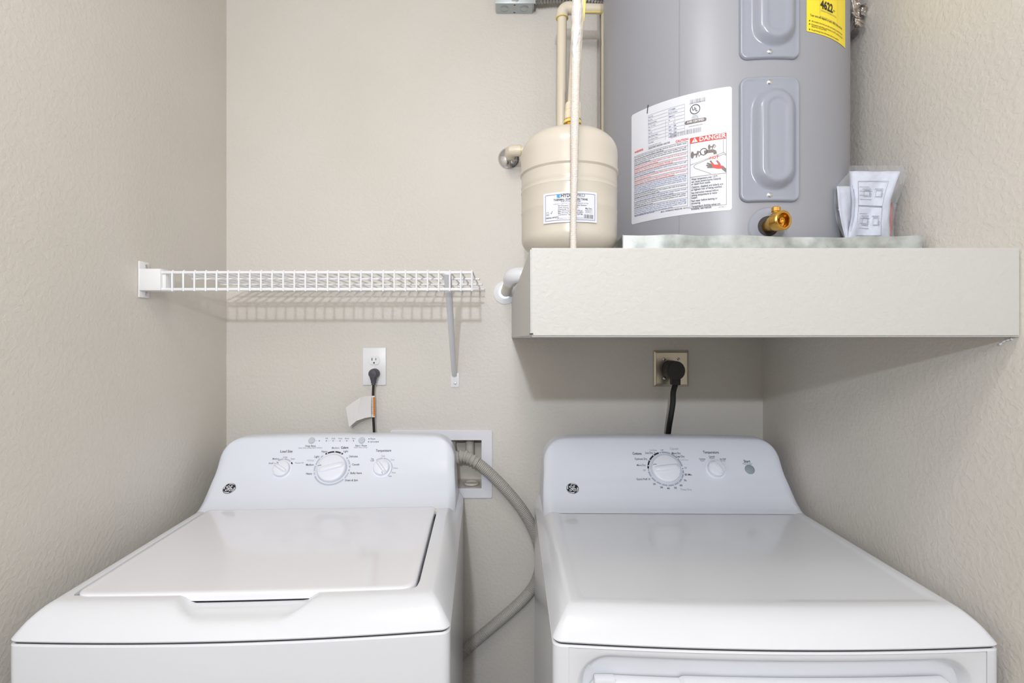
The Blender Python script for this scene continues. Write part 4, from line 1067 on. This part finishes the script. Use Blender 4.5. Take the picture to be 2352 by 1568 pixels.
# crumpled foil scrap by the heater
fo = MB(); rnd = random.Random(5)
def crumple(cx, cy, w, h, seed, d=1.12):
    rnd = random.Random(seed); n = 6; vs = []; fs = []
    for j in range(n+1):
        for i in range(4):
            px = cx+(i/3-0.5)*w*(1-0.35*abs(j/n-0.5))+rnd.uniform(-3, 3); py = cy+(j/n-0.5)*h+rnd.uniform(-3, 3)
            dd = d+rnd.uniform(-0.006, 0.006); q = P(px, py, dd); q.x = min(q.x, XR-0.004); vs.append(q)
    for j in range(n):
        for i in range(3): a = j*4+i; fs += [(a, a+1, a+5), (a, a+5, a+4)]
    fo.add(vs, fs)
crumple(1966, 8, 20, 60, 1, 1.12); crumple(1984, 22, 16, 26, 2, 1.12); crumple(1972, 50, 20, 26, 3, 1.12)
o = fo.build('foil_scrap', M_foil, autos=5); tag(o, 'crumpled foil scrap between the water heater top and the right wall', 'foil')
md = o.modifiers.new('s', 'SOLIDIFY'); md.thickness = 0.0006

# ------------------------------------------------------------------ wire shelf
sh = thing('wire_shelf', 'white wire shelf on the back wall above the washing machine', 'shelf', (XL, D, ZC))
def slocal(o): o.data.transform(Matrix.Translation(-sh.location)); return o
YF = 1.205; zu = 0.1545; zl = 0.1155; xa = P(372, 0, YF).x; xb = P(1086, 0, YF).x
for nm, zz, xx in (('front_rail', zu, xb), ('front_rail', zl, xb+0.002)):
    mb = MB(); mb.tube([Vector((xa, YF, ZC+zz)), Vector((xx, YF, ZC+zz))], 0.0037, 12); slocal(mb.build(nm, M_wire, sh))
for yy in (1.295, 1.425, 1.560):
    mb = MB(); mb.tube([Vector((-0.780 if yy < 1.5 else -0.775, yy, ZC+zu-0.0045)), Vector((xb+0.010+0.008*(yy-1.2), yy, ZC+zu-0.0045))], 0.0027, 10); slocal(mb.build('deck_rail', M_wire, sh))
wx = [398+25.45*i for i in range(28)]
mesh0 = None
for i in range(28):
    x = P(398+25.42*i, 0, YF).x
    if mesh0 is None:
        mb = MB(); y0 = YF-0.0042
        mb.tube([Vector((0, 1.566, zu+0.0008)), Vector((0, YF+0.004, zu+0.0022)), Vector((0, YF-0.001, zu+0.0040)), Vector((0, y0, zu+0.0005)), Vector((0, y0, zu-0.006)), Vector((0, y0, zl+0.002)), Vector((0, y0+0.0004, zl-0.0042))], 0.0021, 8)
        o = mb.build('cross_wire', M_wire, sh); mesh0 = o.data
        o.location = (x-XL, -D, 0)
    else:
        o = bpy.data.objects.new('cross_wire', mesh0); COL.objects.link(o); o.parent = sh; o.location = (x-XL, -D, 0)
# left end bracket
mb = MB(); mb.bbox(XL+0.0005, XL+0.004, 1.198, 1.232, ZC+0.097, ZC+0.181, 0.0012); br = slocal(mb.build('end_bracket', M_white, sh))
mb = MB(); mb.bbox(XL+0.003, xa+0.001, 1.198, 1.245, ZC+0.1125, ZC+0.163, 0.002); mb.bbox(xa-0.002, xa+0.008, 1.206, 1.240, ZC+0.1115, ZC+0.152, 0.001); slocal(mb.build('bracket_socket', M_white, br))
for zz in (0.106, 0.171):
    mb = MB(); mb.lathe([(0.0052, 0), (0.0050, 0.0014), (0.0032, 0.0024), (0.0004, 0.0024)], 16, frame((XL+0.004, 1.222, ZC+zz), (0, 0, 1), (1, 0, 0)), cap1=False); slocal(mb.build('screw', M_screw, br))
# brace
a = Vector((-0.1330, YF+0.004, ZC+0.146)); b = Vector((-0.1530, 1.566, ZC-0.110))
mb = MB(); d = (b-a).normalized(); sx = Vector((1, 0, 0)); up = sx.cross(d).normalized(); n_ = 14; vs = []; fs = []
for t, w, h in ((-0.02, 0.0085, 0.002), (0.03, 0.0090, 0.0035), (0.25, 0.0085, 0.0055), (0.9, 0.0078, 0.0060), (0.985, 0.0074, 0.0050), (1.0, 0.0070, 0.0025)):
    p = a.lerp(b, t)
    for k in range(n_): vs.append(p+sx*w*cos(2*pi*k/n_)+up*h*sin(2*pi*k/n_))
for i in range(5):
    for k in range(n_): q = i*n_+k; q2 = i*n_+(k+1) % n_; fs.append((q, q2, q2+n_, q+n_))
fs += [tuple(range(n_)), tuple(range(6*n_-1, 5*n_-1, -1))]
mb.add(vs, fs); brace = slocal(recalc(mb.build('support_brace', M_brace, sh)))
mb = MB(); f1 = P(1045.5, 870, D); mb.bbox(f1.x-0.0125, f1.x+0.0125, D-0.0035, D-0.0004, ZC-0.145, ZC-0.102, 0.0012); foot = slocal(mb.build('brace_foot', M_wire, brace))
mb = MB(); mb.lathe([(0.004, 0), (0.0038, 0.0012), (0.002, 0.002), (0.0003, 0.002)], 14, frame((f1.x, D-0.0035, ZC-0.134), (0, 0, 1), (0, -1, 0)), cap1=False); slocal(mb.build('screw', M_screw, brace))
f2 = P(1058, 651, D); mb = MB(); mb.bbox(f2.x-0.008, f2.x+0.010, D-0.020, D-0.0004, f2.z-0.014, f2.z+0.010, 0.003); slocal(mb.build('wall_clip', M_wire, sh))
# extra little end stubs of the rods
for yy, zz in ((YF, zu), (YF, zl), (1.295, zu-0.0045), (1.425, zu-0.0045), (1.56, zu-0.0045)):
    xx = (xb if yy < 1.21 else xb+0.010+0.008*(yy-1.2)); mb = MB(); mb.tube([Vector((xx, yy, ZC+zz)), Vector((xx+0.0012, yy, ZC+zz))], 0.0024, 8); slocal(mb.build('rod_end', M_flex, sh))

# ------------------------------------------------------------------ washer outlet, plug and cord
c = P(860.7, 841, D)
ow = thing('wall_outlet', 'white duplex wall outlet above the washing machine', 'outlet', (c.x, D, c.z))
hw_, hh_ = 0.0352, 0.0568
mb = MB(); mb.bbox(-hw_, hw_, -0.0055, -0.0002, -hh_, hh_, 0.0022); mb.build('cover_plate', M_white, ow)
def recept(zc):
    mb = MB(); vs = []; n_ = 36
    for y_, k_ in ((-0.0050, 1.0), (-0.0078, 1.0), (-0.0084, 0.965)):
        for k in range(n_):
            a = 2*pi*k/n_; vs.append(Vector((k_*0.0172*cos(a), y_, zc+k_*max(-0.0142, min(0.0142, 0.0172*sin(a))))))
    fs = [(i*n_+k, i*n_+(k+1) % n_, (i+1)*n_+(k+1) % n_, (i+1)*n_+k) for i in range(2) for k in range(n_)]
    fs.append(tuple(range(2*n_, 3*n_))); mb.add(vs, fs)
    o = recalc(mb.build('receptacle', M_white, ow))
    mb = MB()
    mb.box(-0.0072, -0.0050, -0.0088, -0.0080, zc-0.0015, zc+0.0065); mb.box(0.0048, 0.0066, -0.0088, -0.0080, zc-0.0005, zc+0.0062)
    mb.lathe([(0.0025, 0), (0.0025, 0.0006)], 16, frame((0, -0.0083, zc-0.0082), (1, 0, 0), (0, -1, 0)))
    mb.build('socket_slots', M_gap, o)
recept(0.0192); recept(-0.0215)
mb = MB(); mb.lathe([(0.0028, 0), (0.0024, 0.0010), (0.0003, 0.0012)], 14, frame((0, -0.0055, 0), (1, 0, 0), (0, -1, 0)), cap1=False); mb.build('screw', M_white, ow)

pc = P(858, 858, 1.548)
wc = thing('power_cord', 'black power cord plugged in above the washing machine, with a white warning tag', 'cord', tuple(pc))
def under2(o): o.data.transform(Matrix.Translation(-wc.location)); return o
mb = MB()
M = frame(pc+Vector((0, 0.0215, -0.0)), (1, 0, 0), (0, -1, 0))
mb.lathe([(0.0140, 0), (0.0150, 0.004), (0.0150, 0.012), (0.0135, 0.0135), (0.0135, 0.016), (0.0150, 0.018), (0.0142, 0.027), (0.0105, 0.0325), (0.0004, 0.0335)], 32, M, cap1=False)
q0 = pc+Vector((0, 0.0, -0.002))
mb.tube([q0, q0+Vector((0, 0, -0.012)), q0+Vector((0.0, 0, -0.020)), q0+Vector((0.0, 0, -0.024))], lambda i: (0.0125, 0.0105, 0.0080, 0.0074)[i], 18)
mb.tube([q0+Vector((0, 0, -0.023)), q0+Vector((0, 0, -0.0255)), q0+Vector((0, 0, -0.0256)), q0+Vector((0, 0, -0.031))], lambda i: (0.0080, 0.0080, 0.0062, 0.0062)[i], 14)
under2(mb.build('plug', M_plug, wc))
cp = [q0+Vector((0, 0, -0.028)), P(857, 900, 1.548), P(857, 930, 1.547), P(857.5, 960, 1.545), P(859.5, 1000, 1.545), P(862, 1080, 1.548), P(864, 1200, 1.55)]
mb = MB(); mb.tube(spline(cp, 6), 0.0038, 12); under2(mb.build('cable', M_black, wc))
mb = MB()
A, A2 = P(857, 908.5, 1.547), P(857.3, 957.5, 1.5455)
mb.tube([A, A.lerp(A2, 0.045), A.lerp(A2, 0.05), A.lerp(A2, 0.95), A.lerp(A2, 0.955), A2], 0.0052, 16)
tg = under2(mb.build('tag_sleeve', M_tag, wc))
mb = MB(); n_ = 6; vs = []
for i in range(n_+1):
    a = radians(-78+70*i/n_)
    for q in (A.lerp(A2, 0.06), A.lerp(A2, 0.94)): vs.append(q+Vector((0.0054*cos(a), 0.0054*sin(a), 0)))
mb.add(vs, [(2*i, 2*i+1, 2*i+3, 2*i+2) for i in range(n_)]); under2(mb.build('orange_band', M_orange, tg))
mb = MB()
for i in range(9):
    t = 0.1+0.09*i; q = A.lerp(A2, t)
    for xx, ww in ((-0.0030, 0.0006), (-0.0010, 0.0005)): mb.box(q.x+xx, q.x+xx+ww, q.y-0.0056, q.y-0.0053, q.z-0.0026, q.z+0.0012+0.0008*((i*7) % 3))
    mb.box(q.x+0.0022, q.x+0.0031, q.y-0.0054, q.y-0.0050, q.z-0.0022, q.z+0.0010)
under2(mb.build('tag_print', M_emb, tg))
fl = [[(853.5, 909, 1.543), (853, 957, 1.541)], [(841, 909.5, 1.536), (838, 959.5, 1.534)], [(828, 912.5, 1.527), (819, 966, 1.524)], [(811, 923, 1.533), (811, 973, 1.528)], [(794.5, 935.5, 1.538), (802, 980.5, 1.530)]]
vs = []
for (x0_, y0_, d0), (x1_, y1_, d1) in fl:
    for k in range(5): t = k/4; vs.append(P(x0_+(x1_-x0_)*t-(1.2*sin(t*pi) if x0_ > 800 else 0), y0_+(y1_-y0_)*t, d0+(d1-d0)*t))
fs = [(i*5+k, i*5+k+1, i*5+k+6, i*5+k+5) for i in range(4) for k in range(4)]
o = new_obj('tag_flap', vs, fs, M_tag, tg); under2(o); md = o.modifiers.new('s', 'SOLIDIFY'); md.thickness = 0.0008; md.offset = 0

# ------------------------------------------------------------------ dryer outlet, plug and cord
c = P(1540.5, 846, D)
do = thing('range_outlet', 'square stainless steel outlet under the ledge above the dryer', 'outlet', (c.x, D, c.z))
hw_ = 0.0535; mb = MB(); vs = []
lv = [(1.0, 0.0), (1.0, 0.003), (0.97, 0.0055), (0.88, 0.0075), (0.84, 0.0070), (0.80, 0.0068)]
for k_, y_ in lv:
    for sx_, sz_ in ((-1, -1), (1, -1), (1, 1), (-1, 1)): vs.append(Vector((sx_*hw_*k_, -y_-0.0003, sz_*hw_*k_*1.01)))
fs = [(i*4+k, i*4+(k+1) % 4, (i+1)*4+(k+1) % 4, (i+1)*4+k) for i in range(len(lv)-1) for k in range(4)]+[(20, 21, 22, 23)]
mb.add(vs, fs); mb.build('steel_plate', M_steel, do, autos=25)
for xx, zz in ((-0.0215, 0.029), (0.0215, 0.029), (-0.0215, -0.029), (0.0215, -0.029)):
    mb = MB(); mb.lathe([(0.0045, 0), (0.0042, 0.0014), (0.003, 0.0024), (0.0004, 0.0027)], 16, frame((xx, -0.0073, zz), (1, 0, 0), (0, -1, 0)), cap1=False); mb.build('screw', M_screw, do)
mb = MB(); mb.lathe([(0.0265, 0), (0.0265, 0.0035), (0.0255, 0.004), (0.0004, 0.004)], 36, frame((-0.004, -0.0071, -0.002), (1, 0, 0), (0, -1, 0)), cap1=False); mb.build('receptacle', M_black, do)
pc = P(1541, 849, 1.562)
dc = thing('dryer_cord', 'thick black dryer cord plugged into the steel outlet', 'cord', tuple(pc))
def under3(o): o.data.transform(Matrix.Translation(-dc.location)); return o
ax = Vector((0.02, -1, 0.0)).normalized()
mb = MB(); n_ = 40
def prism(cen, axis, rows):
    vs = []
    for h_, k_ in rows:
        for k in range(n_):
            a = 2*pi*k/n_; vs.append(cen+axis*h_+Vector((0.0262*k_*cos(a), 0, 0.0285*k_*sin(a))))
    fs = [(i*n_+k, i*n_+(k+1) % n_, (i+1)*n_+(k+1) % n_, (i+1)*n_+k) for i in range(len(rows)-1) for k in range(n_)]
    fs.append(tuple(range((len(rows)-1)*n_, len(rows)*n_))); mb.add(vs, fs)
prism(pc+Vector((0, 0.004, 0)), ax, [(0, 0.94), (0.010, 0.94), (0.012, 1.0), (0.050, 0.98), (0.0545, 0.93)])
q = pc+ax*0.040
mb.bbox(q.x-0.0125, q.x+0.0125, q.y-0.010, q.y+0.016, q.z-0.042, q.z-0.020, 0.003)
under3(recalc(mb.build('plug', M_black, dc, autos=40)))
cp = [q+Vector((0.001, 0, -0.036)), P(1546.5, 900, 1.515), P(1545.5, 925, 1.515), P(1541, 955, 1.522), P(1536, 985, 1.535), P(1533, 1020, 1.548), P(1531, 1100, 1.552), P(1531, 1250, 1.552)]
mb = MB(); mb.tube(spline(cp, 6), 0.0080, 16); under3(mb.build('cable', M_black, dc))

# ------------------------------------------------------------------ recessed laundry box
x0 = P(897, 0, D).x; x1 = P(1131, 0, D).x; z1 = P(0, 987, D).z; z0 = P(0, 1143, D).z
lb = thing('laundry_outlet_box', 'recessed white laundry supply box behind the washing machine', 'supply box', ((x0+x1)/2, D, z0))
ox = lb.location.x; oz = lb.location.z
mb = MB()
def frame_ring(a0, a1, b0, b1, y): return [(a0-ox, y, b0-oz), (a1-ox, y, b0-oz), (a1-ox, y, b1-oz), (a0-ox, y, b1-oz)]
def rrect(a0, a1, b0, b1, y, r, n=5):
    out = []
    for cx, cz, s in ((a0+r, b0+r, pi), (a1-r, b0+r, 1.5*pi), (a1-r, b1-r, 0), (a0+r, b1-r, pi/2)):
        for k in range(n+1): a = s+pi/2*k/n; out.append(Vector((cx+r*cos(a)-ox, y, cz+r*sin(a)-oz)))
    return out
vs, fs = loft([rrect(x0, x1, z0, z1, -0.0003, 0.006), rrect(x0, x1, z0, z1, -0.004, 0.006), rrect(x0+0.0015, x1-0.0015, z0+0.0015, z1-0.0015, -0.0055, 0.0055),
               rrect(bx0+0.001, bx1-0.001, bz0+0.001, bz1-0.001, -0.0050, 0.002), rrect(bx0+0.001, bx1-0.001, bz0+0.001, bz1-0.001, 0.002, 0.002)], cap_last=False)
mb.add(vs, fs); mb.build('trim_frame', M_box, lb, autos=30)
vs, fs = loft([rrect(bx0+0.0008, bx1-0.0008, bz0+0.0008, bz1-0.0008, 0.0018, 0.002), rrect(bx0+0.003, bx1-0.003, bz0+0.004, bz1-0.004, 0.092, 0.002)])
new_obj('box_recess', vs, fs, M_boxin, lb)
for px_ in (1037, 1079):
    q = P(px_, 1016, 1.642); mb = MB(); r_ = 0.0140
    t_ = bz1-0.003-oz; mb.tube([Vector((q.x-ox, 0.062, t_-0.001)), Vector((q.x-ox, 0.062, t_-0.004)), Vector((q.x-ox, 0.062, t_-0.030)), Vector((q.x-ox, 0.062, t_-0.055))], r_, 20)
    vlv = mb.build('supply_tube', M_boxin, lb)
mb = MB(); q = P(1082, 1108, 1.60); mb.lathe([(0.024, 0), (0.024, 0.006), (0.019, 0.006), (0.019, 0.001)], 32, Matrix.Translation((q.x-ox, 0.036, bz0+0.004-oz))); mb.build('drain_collar', M_boxin, lb)

# ------------------------------------------------------------------ corrugated drain hose
ctrl = [P(1004, 1104, 1.612), P(1010, 1075, 1.60), P(1022, 1056, 1.575), P(1042, 1052, 1.553), P(1066, 1048, 1.545), P(1092, 1060, 1.540), P(1120, 1082, 1.536), P(1160, 1122, 1.536), P(1197, 1167, 1.542),
        P(1223, 1212, 1.550), P(1238, 1255, 1.554), P(1241, 1300, 1.554), P(1229, 1340, 1.554), P(1205, 1373, 1.552), P(1170, 1406, 1.550), P(1130, 1440, 1.550), P(1092, 1472, 1.552), P(1055, 1503, 1.556), P(1020, 1532, 1.558), P(980, 1560, 1.558)]
pts = resample(spline(ctrl, 16), 0.0007)
def hose_r(i):
    p = pts[i]; s = i*0.0007; z = p.z-ZC
    big = smooth(0.212, 0.200, s); smooth_part = smooth(-0.745, -0.760, z)*smooth(-0.880, -0.862, z)
    if big > 0.5: return 0.0176+0.0022*sin(2*pi*s/0.0125)
    if smooth_part > 0.5: return 0.0164+0.0003*sin(2*pi*s/0.0048)
    return 0.0168-0.0022*max(0, sin(2*pi*s/0.0049))**2
mb = MB(); mb.tube(pts, hose_r, 18)
o = mb.build('drain_hose', M_hose, autos=80); tag(o, 'corrugated grey drain hose looping between the washer and the dryer', 'hose')

# ------------------------------------------------------------------ bagged manual in the pan
bag = thing('manual_bag', 'clear plastic bag of folded instruction sheets in the pan right of the heater', 'document bag', tuple(P(1990, 560, 1.03)))
def under4(o): o.data.transform(Matrix.Translation(-bag.location)); return o
def warp_grid(rows, n, fn):
    vs = []; m_ = len(rows)
    for (l, r, y_, dl, dr_) in rows:
        for i in range(n+1):
            t = i/n; px_ = l+(r-l)*t; dd = dl+(dr_-dl)*t+fn(t, y_); q = P(px_, y_, dd); q.x = min(q.x, XR-0.003); vs.append(q)
    fs = [(j*(n+1)+i, j*(n+1)+i+1, (j+1)*(n+1)+i+1, (j+1)*(n+1)+i) for j in range(m_-1) for i in range(n)]
    return vs, fs
def rows_of(keys, m_=16):
    out = []
    for k in range(m_+1):
        t = k/m_*(len(keys)-1); i = min(int(t), len(keys)-2); f = t-i
        out.append(tuple(keys[i][q]*(1-f)+keys[i+1][q]*f for q in range(5)))
    return out
pk = [(1953, 2068, 395, 1.030, 1.005), (1955, 2055, 425, 1.026, 1.008), (1960, 2042, 460, 1.022, 1.012), (1958, 2038, 500, 1.018, 1.012), (1947, 2040, 541, 1.014, 1.012), (1946, 2041, 566, 1.012, 1.012)]
R_ = rows_of(pk, 20)
vs, fs = warp_grid(R_, 16, lambda t, y: 0.0040*sin(t*9+y*0.02)-0.004*exp(-((t-0.08)/0.08)**2))
sheet = under4(new_obj('instruction_sheet', vs, fs, M_paper, bag, smooth=True)); md = sheet.modifiers.new('s', 'SOLIDIFY'); md.thickness = 0.004; md.offset = -1
# drawings on the sheet: read off a 6.03x enlargement
def sheet_map(u, v, l):       # u, v as fractions of the sheet
    j = v*20; j0 = min(int(j), 19); f = j-j0; a = R_[j0]; b = R_[j0+1]; r = tuple(a[q]*(1-f)+b[q]*f for q in range(5))
    dd = r[3]+(r[4]-r[3])*u+0.0040*sin(u*9+r[2]*0.02)-0.004*exp(-((u-0.08)/0.08)**2)
    return P(r[0]+(r[1]-r[0])*u, r[2], dd-0.0058-l)
pr = Print(sheet_map)
def box2(u0, v0, u1, v1, w=0.008): pr.line([(u0, v0), (u1, v0), (u1, v1), (u0, v1), (u0, v0)], w, M_ink2, sub=4)
box2(0.16, 0.14, 0.83, 0.80); pr.line([(0.16, 0.46), (0.83, 0.47)], 0.012, M_ink2, sub=6)
for v0 in (0.20, 0.53):
    for u0 in (0.30, 0.60): box2(u0, v0+0.07, u0+0.14, v0+0.15, 0.007); pr.line([(u0-0.04, v0+0.05), (u0+0.16, v0+0.05), (u0+0.16, v0+0.17)], 0.006, M_ink2, sub=3); pr.arc(u0+0.17, v0+0.13, 0.02, 0.006, 0, 360, M_ink2, cap=False)
    for k in range(4): pr.line([(0.19, v0+0.02+0.055*k), (0.42+0.08*(k % 2), v0+0.025+0.055*k)], 0.005, M_ink2, sub=3)
pr.line([(0.05, 0.25), (0.05, 0.75)], 0.014, M_ring2, sub=6); pr.line([(0.03, 0.2), (0.02, 0.7)], 0.008, M_ring2, sub=6); pr.line([(0.17, 0.88), (0.15, 0.92)], 0.03, M_ink, sub=1)
under4(pr.build('sheet_drawing', sheet))
vs, fs = warp_grid(rows_of([(1922, 1965, 428, 1.005, 1.036), (1926, 1962, 480, 1.004, 1.030), (1934, 1956, 520, 1.003, 1.024), (1944, 1954, 560, 1.003, 1.02)], 10), 8, lambda t, y: 0.003*sin(t*11))
o = under4(new_obj('instruction_sheet', vs, fs, M_paper, bag, smooth=True)); md = o.modifiers.new('s', 'SOLIDIFY'); md.thickness = 0.0012
vs, fs = warp_grid(rows_of([(2036, 2049, 465, 1.020, 1.016), (2034, 2050, 500, 1.020, 1.016), (2036, 2047, 541, 1.018, 1.016), (2036, 2046, 566, 1.018, 1.016)], 8), 3, lambda t, y: 0)
o = under4(new_obj('red_card', vs, fs, M_redcard, bag, smooth=True)); md = o.modifiers.new('s', 'SOLIDIFY'); md.thickness = 0.002
bk = [(1952, 2074, 380, 1.022, 0.996), (1948, 2081, 398, 1.018, 0.990), (1917, 2074, 432, 0.998, 0.992), (1915, 2058, 470, 0.996, 0.998), (1921, 2052, 510, 0.996, 1.000), (1936, 2054, 541, 0.997, 1.000), (1944, 2052, 566, 0.999, 1.000)]
rnd = random.Random(12)
ph = [rnd.uniform(0, 6) for _ in range(6)]
def wr(t, y): return 0.0035*abs(sin(t*7+y*0.045+ph[0]))+0.0025*abs(sin(t*13-y*0.07+ph[1]))+0.0015*sin(t*23+y*0.11+ph[2])-0.006
vs, fs = warp_grid(rows_of(bk, 44), 44, wr)
film = under4(new_obj('clear_film', vs, fs, M_film, bag, smooth=True))
